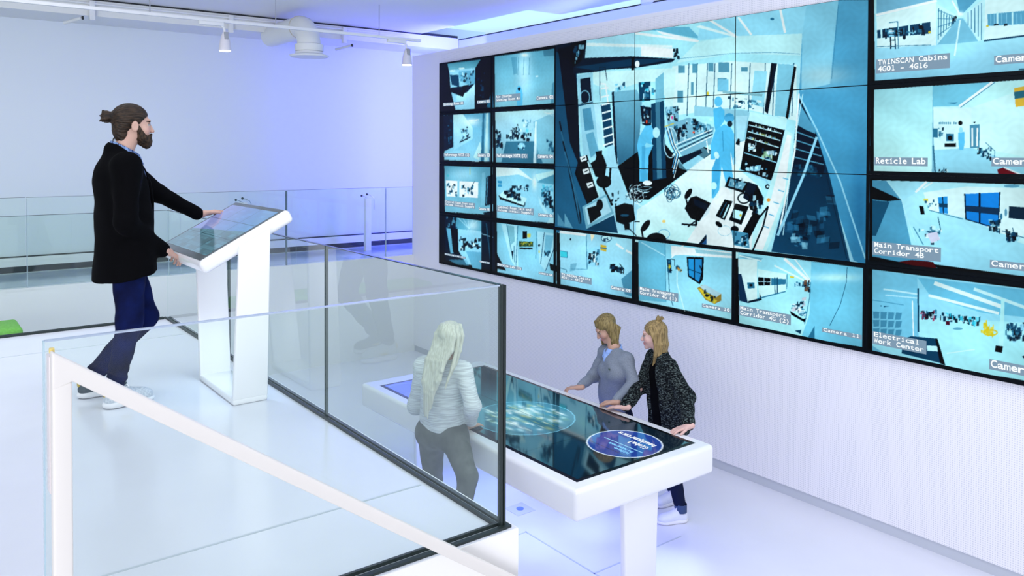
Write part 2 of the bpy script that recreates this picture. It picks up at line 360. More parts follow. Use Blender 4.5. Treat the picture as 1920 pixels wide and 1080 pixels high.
# conduit pipe along the bulkhead, brackets and detectors
cp = thing('conduit_pipe', 'thin white conduit running along the ceiling bulkhead on brackets', 'pipe', (-10.7, 3, 3.2))
part(MB().tube([(-10.72, -3, 3.27), (-10.72, 6.2, 3.27)], .012), 'pipe', WHITE, cp)
for u in (173, 433, 646):
    q = at(u, 40, 0, -10.72)
    part(MB().box((-10.76, q[1]-.03, 3.07), (-10.70, q[1]+.03, 3.30), .004), 'bracket', WHITE, cp)
for u, v, n in ((143, 37, 'at the left'), (537, 75, 'left of the duct'), (650, 88, 'right of the duct')):
    q = at(u, v, 0, -10.6)
    s = thing('ceiling_sensor', 'small pale sensor tube under the bulkhead '+n, 'sensor', (-10.6, q[1], q[2]), 'sensor tubes under the bulkhead')
    part(MB().tube([(-10.75, q[1]-.10, q[2]-.03), (-10.55, q[1]+.05, q[2]+.02)], .02, 12), 'tube', M('sensor_white', (.7, .72, .74), .4), s)
    part(MB().tube([(-10.55, q[1]+.05, q[2]+.02), (-10.545, q[1]+.07, q[2]+.022)], .021, 12), 'tip', DARK, s)
# smoke detector disc on ceiling near the upper right
q = at(1220, 2, 2, 3.33)
tag(MB().tube([(q[0], q[1], 3.34), (q[0], q[1], 3.30), (q[0], q[1], 3.28)], [.12, .12, .08], 24).done('ceiling_detector', WHITE, loc=(q[0], q[1], 3.34)), 'round white detector on the ceiling above the video wall', 'detector')

# ---------------------------------------------------------------- gallery stands with goosenecks
for y, lab, solid in ((5.70, 'slim white gallery stand with two thin goosenecks, near the video wall', 1), (3.80, 'slim white gallery stand with two thin goosenecks, behind the kiosk', 0)):
    s = thing('gooseneck_stand', lab, 'stand', (-11.1, y, 0), 'gooseneck stands in the gallery')
    part(MB().box((-11.14, y-.045, 0), (-11.06, y+.045, .80), .005), 'pillar', WHITE, s)
    for k, dz in ((-.05, 0), (.04, .02)):
        pts = [(-11.08, y+k+.06, .62), (-11.08, y+k+.06, .76+dz), (-11.08, y+k+.04, .80+dz), (-11.08, y+k-.02, .83+dz), (-11.08, y+k-.05, .84+dz)]
        g = part(MB().tube(pts, .005, 6), 'gooseneck', CHROME, s)
        part(MB().ball((-11.08, y+k-.06, .84+dz), .017), 'lamp_tip', DARK, s, sub=g)

# ---------------------------------------------------------------- green seats behind the glass
GREEN = noise_mat('green_felt', (.16, .47, .06), (.20, .54, .09), 60, .8)
gx_end = -99
for k, (q0, q1, q2, lab) in enumerate((((-40, 602), (30, 597), (46, 614), 'upper green upholstered bench beyond the rear glass, farther one'), ((-40, 619), (44, 612), (57, 636), 'lower green upholstered bench beyond the rear glass, nearer one'))):
    zt = -.12-.07*k; X = [at(q[0], q[1], 2, zt) for q in (q0, q1, q2)]
    s = thing('green_bench', lab, 'bench', (X[2][0]-.3, .6, LZ), 'green benches at the left edge')
    xs = [min(X[1][0], X[2][0]), max(X[1][0], X[2][0])-(.01 if not k else 0)]; xs[0] = max(xs[0], gx_end); gx_end = xs[1]+.012; y1 = (X[1][1]+X[2][1])/2
    part(MB().box((xs[0], -1.5, zt-.14), (xs[1], y1, zt), .04, 4), 'cushion', GREEN, s)
    part(MB().box((xs[0]+.03, -1.5, LZ), (xs[1]-.03, y1-.03, zt-.14)), 'base', WHITE, s)
# floor outlet under the table
q = at(975, 955, 2, LZ)
s = thing('floor_outlet', 'small square floor outlet on the white floor under the table', 'floor outlet', (q[0], q[1], LZ))
part(MB().box((q[0]-.09, q[1]-.09, LZ), (q[0]+.09, q[1]+.09, LZ+.004), .001), 'frame', M('outlet_plate', (.62, .66, .78), .3), s)
part(MB().tube([(q[0], q[1], LZ+.004), (q[0], q[1], LZ+.009)], .03, 16), 'cap', M('outlet_cap', (.15, .25, .6), .3), s)
# floor spot pools: unseen lamps set under the table top and the kiosk head
for (u, v, pw, dg, cl) in ((985, 1020, 45, 7, (.75, .95, 1)), (1120, 985, 60, 7, (.75, .95, 1)), (1250, 1062, 90, 8, (.8, 1, .98)), (968, 905, 40, 5, (.8, .95, 1))):
    q = at(u, v, 2, LZ)
    spot('table_underlight', (q[0], q[1], TZ-.25) if False else (q[0]+.0, q[1], TZ-.215), (q[0], q[1], LZ), pw*.07, 62, cl, 1.0, .05)
q = at(330, 715, 2, 0)
spot('kiosk_spot', (-5.12, 1.68, .80), (-5.15, 1.60, 0), 13, 95, (.62, .78, 1), 1.0, .06)
# ================================================================ pictures on the screens
class Canvas:
    """paints a screen picture; coordinates are x,y in the frame chosen with t(); sampled later by the screen's vertices"""
    def __init__(s, x0, y0, x1, y1, ss=2):
        s.x0, s.y0, s.ss = x0, y0, ss; s.H, s.W = int((y1-y0)*ss), int((x1-x0)*ss); s.a = np.zeros((s.H, s.W, 3), np.float32); s.t(0, 0, 1)
    def t(s, ox, oy, k): s.o = (ox, oy, k); return s
    def m(s, P): P = np.asarray(P, float).reshape(-1, 2); return (P/s.o[2]+(s.o[0]-s.x0, s.o[1]-s.y0))*s.ss
    def _bb(s, P, pad=1):
        x0, y0 = np.floor(P.min(0)-pad).astype(int); x1, y1 = np.ceil(P.max(0)+pad).astype(int)
        return max(x0, 0), max(y0, 0), min(x1, s.W), min(y1, s.H)
    def poly(s, P, c, al=1, c2=None, dr=None, raw=False):
        P = P if raw else s.m(P); x0, y0, x1, y1 = s._bb(P)
        if x1 <= x0 or y1 <= y0: return s
        Y, X = np.mgrid[y0:y1, x0:x1]+.5; ins = np.zeros(X.shape, bool); n = len(P)
        for i in range(n):
            (ax, ay), (bx, by) = P[i], P[(i+1) % n]
            if ay == by: continue
            cr = ((ay > Y) != (by > Y)) & (X < (bx-ax)*(Y-ay)/(by-ay)+ax); ins ^= cr
        c = np.array(c, np.float32)
        if c2 is not None:
            d = np.array(dr or (0, 1), float); q = X*d[0]+Y*d[1]; q = (q-q.min())/max(np.ptp(q), 1e-6); c = c+(np.array(c2, np.float32)-c)*q[ins][:, None]
        v = s.a[y0:y1, x0:x1]; v[ins] = v[ins]*(1-al)+c*al; return s
    def line(s, P, w, c, al=1):
        Q = s.m(P); w = w/s.o[2]*s.ss/2; w = max(w, .6)
        for a, b in zip(Q, Q[1:]):
            d = b-a; L = np.hypot(*d)
            if L < 1e-6: continue
            n = np.array([-d[1], d[0]])/L*w; e = d/L*w*.5; s.poly(np.array([a+n-e, b+n+e, b-n+e, a-n-e]), c, al, raw=True)
        return s
    def ell(s, cx, cy, rx, ry, c, al=1, rot=0, n=28):
        t = np.linspace(0, 2*PI, n, endpoint=False); x, y = np.cos(t)*rx, np.sin(t)*ry; q = math.radians(rot)
        return s.poly(np.stack([cx+x*math.cos(q)-y*math.sin(q), cy+x*math.sin(q)+y*math.cos(q)], 1), c, al)
    def ring(s, cx, cy, rx, ry, w, c, al=1, a0=0, a1=2*PI, rot=0):
        t = np.linspace(a0, a1, 26); x, y = np.cos(t)*rx, np.sin(t)*ry; q = math.radians(rot)
        return s.line(np.stack([cx+x*math.cos(q)-y*math.sin(q), cy+x*math.sin(q)+y*math.cos(q)], 1), w, c, al)
    def soft(s, cx, cy, rx, ry, c, al=.5):
        (px_, py_), = s.m([(cx, cy)]); k = s.ss/s.o[2]; rx *= k; ry *= k
        x0, y0, x1, y1 = s._bb(np.array([(px_-rx*2, py_-ry*2), (px_+rx*2, py_+ry*2)]))
        if x1 <= x0 or y1 <= y0: return s
        Y, X = np.mgrid[y0:y1, x0:x1]; g = (al*np.exp(-(((X-px_)/rx)**2+((Y-py_)/ry)**2)))[..., None]
        v = s.a[y0:y1, x0:x1]; v[:] = v*(1-g)+np.array(c, np.float32)*g; return s
    def clut(s, P, n, cols, sz, seed=1, al=.8, vert=1.6):
        """machinery and clutter: many little angular shapes inside a polygon"""
        r = random.Random(seed); P = np.asarray(P, float)
        for _ in range(n):
            wts = [r.random() for _ in P]; tw = sum(wts); q = sum(p*w_ for p, w_ in zip(P, wts))/tw
            q = q+(np.asarray(P[r.randrange(len(P))])-q)*r.random()*.75
            a, b = sz*r.uniform(.2, 1), sz*vert*r.uniform(.2, 1); c = cols[r.randrange(len(cols))]; k = r.uniform(-.4, .4)*a
            s.poly([q+(-a, -b), q+(a, -b+k), q+(a+k, b), q+(-a+k, b-k)], c, al)
        return s
    def blur(s, n=1):
        for _ in range(n):
            a = np.pad(s.a, ((1, 1), (1, 1), (0, 0)), 'edge'); s.a = (a[1:-1, 1:-1]*4+a[:-2, 1:-1]+a[2:, 1:-1]+a[1:-1, :-2]+a[1:-1, 2:])/8
        return s
    def sample(s, u, v):
        x = np.clip((u-s.x0)*s.ss-.5, 0, s.W-1.001); y = np.clip((v-s.y0)*s.ss-.5, 0, s.H-1.001); i, j = x.astype(int), y.astype(int); fx, fy = (x-i)[:, None], (y-j)[:, None]; a = s.a
        i2, j2 = np.minimum(i+1, s.W-1), np.minimum(j+1, s.H-1)
        return (a[j, i]*(1-fx)+a[j, i2]*fx)*(1-fy)+(a[j2, i]*(1-fx)+a[j2, i2]*fx)*fy
def lin(c): c = np.clip(c, 0, 1); return np.where(c <= .04045, c/12.92, ((c+.055)/1.055)**2.4)
def G(*a): return tuple(x/255 for x in a)
# palette (display values)
W0, W1_, W2_, W3_ = G(225, 250, 255), G(185, 232, 246), G(145, 208, 230), G(105, 175, 203)
D0, D1, D2, D3 = G(3, 14, 24), G(8, 34, 52), G(20, 70, 98), G(52, 118, 148)
SUIT = G(98, 190, 228); YEL = G(205, 190, 60); GLN = [D0, D1, D2, D3]; MIXC = [D0, D1, D3, W1_, W2_]
cv = Canvas(818, -8, 1940, 730)
# ---- top left, camera 01
c = cv.t(810, 80, 4.32)
c.poly([(75, 150), (500, 100), (500, 540), (90, 555)], D0); c.poly([(125, 172), (395, 135), (345, 215), (140, 240)], G(70, 140, 160), c2=G(120, 185, 205)); c.poly([(140, 225), (350, 205), (345, 540), (190, 545), (150, 380)], W2_)
c.poly([(145, 262), (215, 262), (222, 360), (160, 340)], D2); c.poly([(150, 365), (290, 350), (345, 260), (345, 330), (250, 440), (160, 400)], D1); c.poly([(215, 235), (350, 220), (348, 330), (300, 345), (220, 300)], W3_)
c.clut([(215, 235), (350, 225), (340, 340), (230, 330)], 34, MIXC, 9, 1); c.poly([(200, 430), (290, 400), (345, 340), (345, 538), (195, 545)], W1_, c2=W2_); c.poly([(150, 400), (250, 440), (295, 340), (250, 350), (240, 395), (150, 370)], D0)
c.ell(240, 210, 25, 8, W0, .8); c.ell(165, 228, 25, 7, W0, .6); c.clut([(355, 215), (430, 215), (430, 480), (355, 480)], 26, [D0, D1, D2], 10, 3, .8); c.poly([(490, 380), (440, 520), (500, 530)], D3)
# camera 02
c.poly([(508, 112), (998, 48), (1000, 500), (510, 524)], G(98, 168, 192), c2=G(140, 205, 222)); c.soft(745, 240, 60, 190, W1_, .9); c.soft(750, 100, 30, 14, W0, 1); c.poly([(640, 120), (690, 115), (690, 250), (660, 260)], D3, .4)
for x in (700, 745, 790): c.line([(x, 120), (x-5, 260)], 5, D3, .45)
c.poly([(900, 60), (996, 50), (998, 105), (905, 110)], G(70, 130, 155), .8); c.poly([(975, 330), (1000, 310), (1000, 500), (960, 500)], D3, .5); c.ell(850, 272, 12, 6, W0, .7)
c.poly([(688, 360), (705, 345), (722, 360), (736, 420), (730, 510), (690, 512), (678, 400)], SUIT); c.ell(706, 375, 12, 14, D1)
# camera 03
c.poly([(92, 588), (490, 565), (495, 965), (100, 950)], W3_, c2=W2_); c.poly([(92, 590), (170, 582), (172, 845), (98, 880)], D1); c.clut([(95, 620), (170, 600), (170, 830), (100, 860)], 14, [D0, D2, D3], 12, 5); c.poly([(172, 582), (250, 578), (330, 690), (330, 780), (180, 870)], W1_, c2=W2_)
c.clut([(215, 690), (300, 680), (305, 790), (225, 810)], 26, MIXC, 7, 6); c.poly([(225, 800), (310, 760), (310, 770), (225, 812)], D1); c.poly([(390, 800), (320, 960), (380, 965), (400, 860)], W1_); c.poly([(410, 570), (425, 570), (420, 960), (395, 960)], D3); c.poly([(440, 568), (456, 568), (450, 960), (425, 960)], W1_); c.line([(470, 570), (468, 960)], 6, D2)
c.soft(320, 640, 60, 30, W0, .8); c.line([(300, 630), (380, 625)], 7, W0); c.poly([(105, 885), (240, 870), (390, 960), (100, 950)], W2_)
# camera 04
c.poly([(512, 560), (998, 540), (1002, 980), (518, 970)], W1_, c2=G(120, 180, 200)); c.poly([(600, 800), (830, 800), (900, 980), (560, 975)], G(60, 120, 145)); c.poly([(820, 640), (998, 560), (1000, 960), (850, 900)], G(120, 185, 205), .7)
c.clut([(515, 690), (560, 690), (580, 870), (520, 880)], 26, [D0, D1, D2], 13, 8); c.clut([(570, 760), (660, 690), (830, 740), (830, 800), (590, 800)], 60, [D0, D1, D0, D2, W1_], 11, 9); c.clut([(640, 680), (710, 660), (710, 750), (640, 750)], 16, [D0, D1], 6, 2, vert=3)
c.clut([(700, 630), (820, 620), (820, 720), (700, 720)], 22, [D3, W3_, W0], 9, 4, .6); c.ell(725, 835, 30, 24, W2_); c.clut([(690, 820), (760, 820), (750, 870), (690, 870)], 12, [D0, W1_, D2], 8, 3)
c.poly([(835, 640), (848, 640), (845, 975), (820, 975)], W0, .8); c.clut([(920, 780), (998, 760), (998, 900), (930, 900)], 24, [D2, D3, W2_], 12, 7, .7); c.poly([(745, 905), (790, 905), (790, 760), (770, 700), (750, 760)], SUIT, .0); c.soft(770, 712, 12, 14, G(70, 200, 240), .8)
for i in range(4): c.line([(900+i*12, 560+i*5), (1000, 600-i*12)], 4, W0, .6)
# camera 05
c = cv.t(810, 290, 4.32)
c.poly([(100, 82), (490, 98), (495, 490), (105, 462)], G(95, 165, 188), c2=G(130, 195, 215)); c.soft(250, 160, 110, 60, W1_, .6); c.poly([(112, 208), (375, 222), (372, 350), (118, 338)], W0); c.clut([(120, 225), (210, 235), (205, 335), (125, 330)], 26, [D0, D2, D3, W3_], 9, 12); c.clut([(235, 240), (345, 245), (345, 335), (240, 335)], 30, [D0, D2, D3, W3_], 9, 13)
c.poly([(205, 205), (222, 205), (222, 345), (205, 343)], G(140, 200, 218)); c.line([(345, 215), (300, 300)], 4, D1); c.poly([(440, 180), (495, 160), (495, 400), (430, 415)], D1); c.line([(455, 150), (440, 400)], 5, W3_); c.poly([(405, 150), (430, 140), (425, 410), (395, 410)], G(140, 205, 225), .6); c.line([(308, 95), (306, 160)], 4, YEL, .7); c.poly([(410, 470), (495, 455), (495, 490), (430, 488)], D1); c.ell(128, 170, 10, 10, G(60, 180, 190), .6)
# camera 06
c.poly([(518, 98), (1004, 122), (1005, 555), (525, 520)], G(140, 205, 225), c2=W2_); c.poly([(520, 100), (700, 110), (830, 215), (700, 160), (520, 180)], W0, .8); c.poly([(1004, 150), (1004, 245), (850, 225), (900, 190)], G(90, 160, 185)); c.poly([(835, 160), (1004, 125), (1004, 155), (860, 210)], W1_)
c.soft(830, 225, 20, 60, W0, .9); c.poly([(540, 330), (590, 285), (770, 355), (745, 418), (560, 350)], W1_); c.clut([(560, 290), (640, 260), (740, 330), (735, 385), (600, 340)], 60, [D0, D0, D1, D2], 14, 15, vert=1); c.clut([(640, 260), (680, 240), (800, 250), (800, 300), (690, 290)], 46, [D0, D1, D2, W1_], 9, 16); c.poly([(538, 325), (560, 345), (745, 412), (752, 380), (758, 400), (748, 425), (550, 362)], D0)
c.poly([(532, 210), (566, 212), (566, 262), (534, 262)], G(60, 150, 190)); c.line([(532, 236), (566, 238)], 5, W1_); c.clut([(860, 270), (940, 260), (1000, 380), (1000, 480), (900, 420)], 60, [D0, D1, D2, D3], 12, 17); c.poly([(860, 330), (895, 400), (960, 500), (930, 500), (870, 400)], W1_, .6); c.clut([(880, 250), (990, 250), (990, 300), (880, 300)], 18, [G(80, 190, 215), W3_, D3], 10, 18); c.poly([(930, 555), (1000, 440), (1004, 555)], W1_, .7); c.poly([(790, 300), (850, 300), (880, 540), (700, 520)], W2_, .4)
# camera 07
c.poly([(105, 485), (500, 525), (515, 945), (110, 860)], D1); c.poly([(190, 498), (400, 530), (400, 650), (195, 640)], G(90, 165, 190)); c.poly([(190, 600), (400, 620), (400, 900), (280, 890), (205, 760)], W2_); c.soft(330, 570, 50, 50, W0, .7)
for i in range(5): c.line([(200+i*45, 500+i*6), (300, 600)], 4, W1_, .8)
c.clut([(200, 660), (400, 670), (400, 770), (215, 780)], 60, [D0, D0, D1, W0], 10, 20); c.poly([(275, 780), (400, 790), (400, 930), (330, 920)], W3_); c.poly([(115, 590), (150, 600), (175, 800), (150, 800)], W3_); c.poly([(150, 590), (210, 600), (215, 800), (170, 790)], D0); c.clut([(110, 500), (200, 510), (200, 600), (115, 600)], 18, [D1, D2, W3_], 10, 21); c.line([(440, 560), (480, 900)], 10, D3, .6); c.line([(400, 640), (495, 670)], 6, W1_, .7); c.poly([(130, 850), (280, 850), (300, 900), (200, 890)], W3_, .6)
# camera 08
c.poly([(525, 545), (1006, 608), (1010, 1045), (530, 950)], G(130, 200, 220), c2=W2_); c.poly([(560, 560), (690, 575), (700, 950), (640, 860)], W1_, .7); c.poly([(605, 570), (665, 580), (670, 700), (640, 730)], G(120, 180, 195)); c.line([(605, 565), (655, 850)], 5, D3); c.line([(695, 575), (680, 900)], 5, D3); c.line([(665, 740), (668, 870)], 4, D3); c.poly([(642, 780), (660, 780), (655, 850)], D1)
c.poly([(735, 620), (770, 620), (770, 680), (735, 680)], D0); c.poly([(772, 640), (800, 640), (800, 670), (772, 670)], YEL, .8); c.poly([(705, 700), (820, 705), (818, 745), (705, 745)], G(60, 90, 60)); c.clut([(705, 702), (818, 707), (816, 742), (708, 742)], 26, [G(180, 180, 60), D0, G(70, 110, 70)], 6, 22); c.poly([(708, 752), (815, 755), (815, 768), (708, 765)], D0)
c.poly([(850, 620), (1004, 640), (990, 780), (920, 945), (870, 880)], W1_, .6); c.line([(910, 630), (880, 880)], 5, D2); c.line([(850, 620), (840, 840)], 4, D3); c.poly([(920, 650), (985, 655), (960, 800), (905, 830)], G(120, 190, 215)); c.line([(1000, 650), (985, 770), (920, 940)], 5, D2); c.clut([(905, 780), (960, 780), (950, 830), (905, 830)], 12, [D1, D2], 8, 23); c.ell(868, 735, 8, 10, D1); c.ell(868, 785, 7, 12, YEL, .6); c.poly([(950, 880), (1010, 900), (1010, 950), (960, 935)], D0); c.poly([(525, 800), (600, 940), (528, 925)], D0)
# ---- the big picture
c = cv.t(1040, 0, 3.177)
c.poly([(0, 265), (1700, 0), (1885, 0), (1870, 1595), (10, 1385)], G(165, 225, 243)); c.poly([(0, 265), (190, 235), (190, 350), (110, 420), (20, 430)], D1); c.poly([(0, 300), (130, 400), (150, 900), (260, 1380), (0, 1385)], D2, c2=G(45, 110, 145)); c.poly([(20, 290), (110, 270), (140, 600), (150, 1000), (90, 850)], D0, .85)
c.poly([(95, 262), (190, 240), (160, 360), (110, 440)], D0); c.clut([(100, 270), (185, 250), (150, 350), (110, 400)], 16, [D2, D3, W2_, D0], 9, 30)
c.poly([(190, 238), (480, 195), (480, 270), (720, 285), (715, 350), (480, 350), (180, 345)], G(165, 218, 232)); c.poly([(190, 255), (700, 270), (700, 285), (190, 275)], W0, .8); c.poly([(480, 190), (860, 240), (850, 252), (480, 205)], W0); c.poly([(560, 178), (870, 232), (800, 160), (720, 160)], G(105, 180, 205)); c.poly([(600, 180), (860, 240), (855, 250), (640, 205)], W0)
c.poly([(515, 275), (705, 290), (705, 345), (515, 335)], W0); c.poly([(110, 400), (185, 345), (460, 335), (720, 350), (700, 370), (480, 405), (310, 415), (240, 430), (110, 440)], D1); c.poly([(115, 400), (460, 350), (700, 352), (560, 380), (240, 420)], D2, .8); c.poly([(457, 340), (473, 340), (473, 490), (459, 490)], D0); c.clut([(705, 290), (735, 285), (740, 350), (710, 350)], 14, [D0, D0, D1], 8, 31); c.ell(492, 382, 14, 20, W0)
# ceiling right
c.poly([(870, 140), (1075, 100), (1500, 30), (1490, 200), (1080, 215), (850, 240)], G(150, 215, 235)); c.poly([(700, 400), (850, 250), (1080, 215), (1475, 200), (1465, 330), (1060, 320), (730, 375)], G(185, 232, 243)); c.line([(740, 350), (1060, 318), (1300, 312), (1460, 322)], 3, D3, .7)
c.poly([(870, 150), (1090, 215), (1085, 225), (840, 160)], W0, .8); c.line([(925, 120), (1075, 212)], 13, W0); c.line([(1095, 105), (1170, 205)], 13, W0); c.line([(1345, 60), (1372, 192)], 14, W0); c.ell(1296, 113, 12, 8, D3); c.line([(1688, 0), (1592, 190)], 12, W0)
# right wall
c.poly([(1500, 30), (1700, 0), (1885, 0), (1870, 1595), (1780, 1550), (1620, 1050), (1455, 570), (1475, 200)], G(95, 175, 210), c2=G(70, 150, 190)); c.poly([(1500, 30), (1690, 0), (1640, 500), (1470, 540), (1475, 200)], G(140, 208, 230)); c.soft(1600, 450, 160, 60, G(190, 215, 215), .5); c.soft(1820, 1250, 60, 320, G(30, 95, 140), .5); c.line([(1690, 30), (1650, 470)], 3, D3, .6)
# back row of doors
c.poly([(700, 395), (1060, 365), (1440, 385), (1440, 720), (1180, 660), (1060, 640), (700, 690)], G(205, 240, 247)); 
for x in (800, 850, 910, 955, 1055, 1165, 1255, 1310, 1425): c.line([(x, 378), (x-12, 690)], 5, D2, .9)
for x0, y0, w_, h_ in ((735, 390, 40, 45), (820, 380, 30, 55), (975, 372, 65, 58), (970, 465, 55, 80), (730, 540, 35, 70), (812, 490, 16, 75), (1110, 400, 40, 25), (915, 375, 32, 50)): c.poly([(x0, y0), (x0+w_, y0), (x0+w_, y0+h_), (x0, y0+h_)], G(70, 135, 160), .85)
c.poly([(975, 470), (1035, 472), (1035, 540), (970, 540)], G(120, 190, 215)); c.poly([(1190, 420), (1265, 425), (1245, 640), (1170, 620)], G(150, 215, 232)); c.poly([(1290, 375), (1325, 378), (1270, 680), (1250, 660)], D1); c.poly([(1330, 380), (1425, 385), (1400, 700), (1310, 690)], G(130, 195, 215)); c.poly([(1425, 395), (1440, 400), (1390, 710), (1375, 700)], D0); c.line([(1300, 380), (1262, 670)], 6, D0)
c.clut([(990, 560), (1240, 600), (1220, 660), (1060, 640)], 30, [D2, D1, W0, D3], 14, 33, vert=.7); c.poly([(1000, 540), (1240, 560), (1235, 575), (1000, 555)], G(130, 180, 190)); c.ell(912, 557, 7, 12, YEL)
# left: frames, ladder, cabinet
c.poly([(228, 430), (720, 405), (720, 470), (700, 660), (660, 640), (640, 480), (480, 500), (340, 545), (230, 500)], G(195, 235, 244)); c.poly([(135, 450), (225, 430), (230, 620), (290, 900), (240, 940), (170, 920)], G(150, 205, 222)); c.poly([(152, 470), (212, 460), (222, 600), (160, 620)], D1); c.ring(180, 580, 28, 40, 6, W2_, .7); c.poly([(165, 650), (215, 640), (235, 770), (180, 780)], G(85, 150, 178)); c.poly([(185, 800), (230, 785), (262, 900), (215, 940)], G(100, 165, 190)); c.line([(140, 630), (225, 610)], 8, D2); c.poly([(235, 620), (275, 625), (290, 900), (260, 890)], G(175, 222, 236))
c.line([(268, 400), (300, 400), (312, 480)], 4, D1); c.line([(268, 400), (270, 600)], 4, D1); c.line([(275, 500), (302, 500), (355, 870)], 8, W0); c.line([(272, 510), (290, 880)], 7, W1_); c.poly([(275, 625), (330, 610), (350, 860), (300, 880)], D2)
for i in range(8): c.line([(278+i*2, 530+i*48), (318+i*5, 522+i*46)], 9, W0)
c.poly([(340, 545), (490, 535), (520, 600), (500, 900), (380, 985), (350, 760)], G(120, 180, 200), c2=G(55, 110, 138)); c.poly([(340, 550), (352, 545), (375, 980), (360, 960)], D1); c.clut([(350, 500), (440, 495), (440, 540), (355, 540)], 12, [G(90, 190, 215), D2, W2_], 10, 34)
c.poly([(500, 490), (570, 485), (570, 600), (505, 600)], D2); c.clut([(500, 490), (650, 480), (660, 600), (505, 600)], 30, [D1, D3, W1_, G(60, 190, 215)], 11, 35)
# floor
c.poly([(290, 900), (350, 860), (375, 1000), (420, 1130), (500, 1200), (480, 1390), (250, 1360)], G(160, 215, 232)); c.poly([(720, 1080), (790, 1020), (930, 880), (1120, 780), (1140, 860), (1100, 1010), (1230, 1120), (1090, 1540), (480, 1440), (490, 1250), (700, 1110)], W0, c2=W1_)
c.poly([(375, 990), (500, 900), (660, 860), (790, 1020), (560, 1190), (450, 1190)], D0); c.poly([(740, 970), (870, 860), (945, 905), (890, 945), (820, 900)], D0); c.poly([(730, 950), (860, 870), (940, 905), (790, 1018), (740, 1000)], G(130, 195, 215), .6)
# column, machine
c.poly([(575, 620), (650, 600), (665, 1060), (585, 1075)], D2); c.poly([(600, 610), (625, 605), (640, 1060), (610, 1065)], G(70, 125, 150)); c.poly([(600, 470), (650, 430), (650, 600), (600, 610)], G(120, 185, 205)); c.poly([(510, 630), (575, 640), (575, 760), (520, 740)], D1); c.clut([(515, 625), (570, 630), (570, 740), (520, 740)], 16, [W1_, D0, D2], 9, 36); c.ell(548, 725, 5, 12, G(210, 80, 50))
c.poly([(655, 640), (735, 630), (740, 720), (800, 700), (950, 760), (930, 860), (760, 930), (690, 830)], G(120, 175, 195)); c.clut([(660, 640), (740, 635), (740, 730), (660, 720)], 40, MIXC, 11, 37); c.clut([(700, 760), (800, 710), (800, 840), (720, 850)], 50, [D0, D0, D1, W1_, D3], 12, 38); c.clut([(810, 700), (940, 740), (930, 800), (820, 800)], 50, MIXC, 11, 39)
for i in range(5): c.line([(700, 870+i*14), (940, 770+i*10)], 5, [W0, D2, W1_, D1, W0][i])
for i in range(6): c.line([(660+i*6, 760), (690+i*5, 860), (720+i*5, 920), (700+i*2, 1000+i*12)], 4, [G(90, 180, 235), D0, W0][i % 3])
c.ring(690, 850, 40, 90, 5, W1_, .9); c.ell(828, 789, 7, 6, G(220, 90, 60)); c.ell(700, 700, 6, 10, G(200, 90, 150)); c.line([(655, 755), (710, 735)], 5, YEL); c.poly([(735, 940), (870, 890), (880, 910), (760, 980)], D1); c.line([(905, 840), (915, 910)], 6, W0)
c.poly([(830, 630), (1150, 660), (1165, 680), (1130, 840), (1080, 850), (1060, 700), (830, 690)], G(140, 195, 212)); c.poly([(1080, 690), (1150, 690), (1125, 835), (1085, 840)], G(165, 215, 230)); c.clut([(1080, 830), (1130, 830), (1120, 855), (1085, 855)], 6, [D0], 9, 1)
# shelf
c.poly([(1165, 665), (1385, 710), (1375, 780), (1150, 720)], W1_); c.poly([(1155, 720), (1370, 775), (1300, 1080), (1105, 1010)], D0)
for i in range(3): 
    c.line([(1158-i*6, 745+i*38), (1352-i*9, 795+i*42)], 6, W1_)
    c.clut([(1160-i*6, 735+i*38), (1350-i*9, 785+i*42), (1350-i*9, 792+i*42), (1160-i*6, 742+i*38)], 20, [W0, W2_, G(170, 190, 120)], 5, 40+i)
c.clut([(1145, 850), (1205, 850), (1200, 905), (1145, 900)], 20, [W0, W1_], 12, 44, vert=.8); c.clut([(1225, 890), (1325, 910), (1315, 960), (1225, 940)], 26, [W1_, G(150, 190, 150), D2, W0], 10, 45); c.line([(1130, 910), (1320, 968)], 6, W2_); c.clut([(1115, 960), (1200, 990), (1290, 1010), (1280, 1060), (1110, 1010)], 30, [W2_, D3, D1, W1_], 11, 46); c.line([(1100, 1010), (1260, 1075), (1275, 1110)], 8, W2_); c.line([(1372, 775), (1300, 1085)], 7, D2); c.ell(1268, 1162-50, 14, 14, D0); c.ell(1268, 1112, 7, 7, W1_)
# glass corner, rails, lower right dark glass
c.poly([(1455, 575), (1560, 800), (1640, 1060), (1760, 1560), (1290, 1500), (1340, 1300), (1400, 1100), (1430, 800)], D1, c2=G(28, 80, 112)); c.poly([(1450, 600), (1550, 770), (1555, 810), (1440, 740)], G(90, 160, 190)); c.poly([(1440, 750), (1560, 800), (1610, 1000), (1590, 1060), (1420, 1000)], D1)
for i in range(4): c.line([(1440-i*5, 785+i*50), (1560+i*14, 830+i*50)], 7, W3_, .8)
c.clut([(1420, 980), (1500, 980), (1600, 1000), (1600, 1060), (1430, 1040)], 20, [D2, D3, G(60, 130, 165)], 22, 47, .6, .8); c.clut([(1340, 1350), (1420, 1250), (1700, 1150), (1740, 1500), (1400, 1500)], 60, [D1, D2, G(45, 110, 150), D0, G(80, 160, 200)], 34, 48, .4, .9); c.clut([(1400, 1400), (1500, 1380), (1500, 1480), (1400, 1480)], 12, [G(150, 215, 238), G(80, 160, 200)], 22, 49, .6, .9)
c.poly([(1372, 770), (1420, 800), (1395, 1100), (1300, 1400), (1260, 1500), (1150, 1480), (1250, 1200), (1330, 950)], W1_); c.poly([(1385, 800), (1410, 810), (1370, 1150), (1240, 1490), (1180, 1480), (1290, 1180)], W0)
for i in range(5): c.line([(1360-i*28, 1060+i*72), (1395-i*30, 1070+i*72)], 6, G(90, 170, 205))
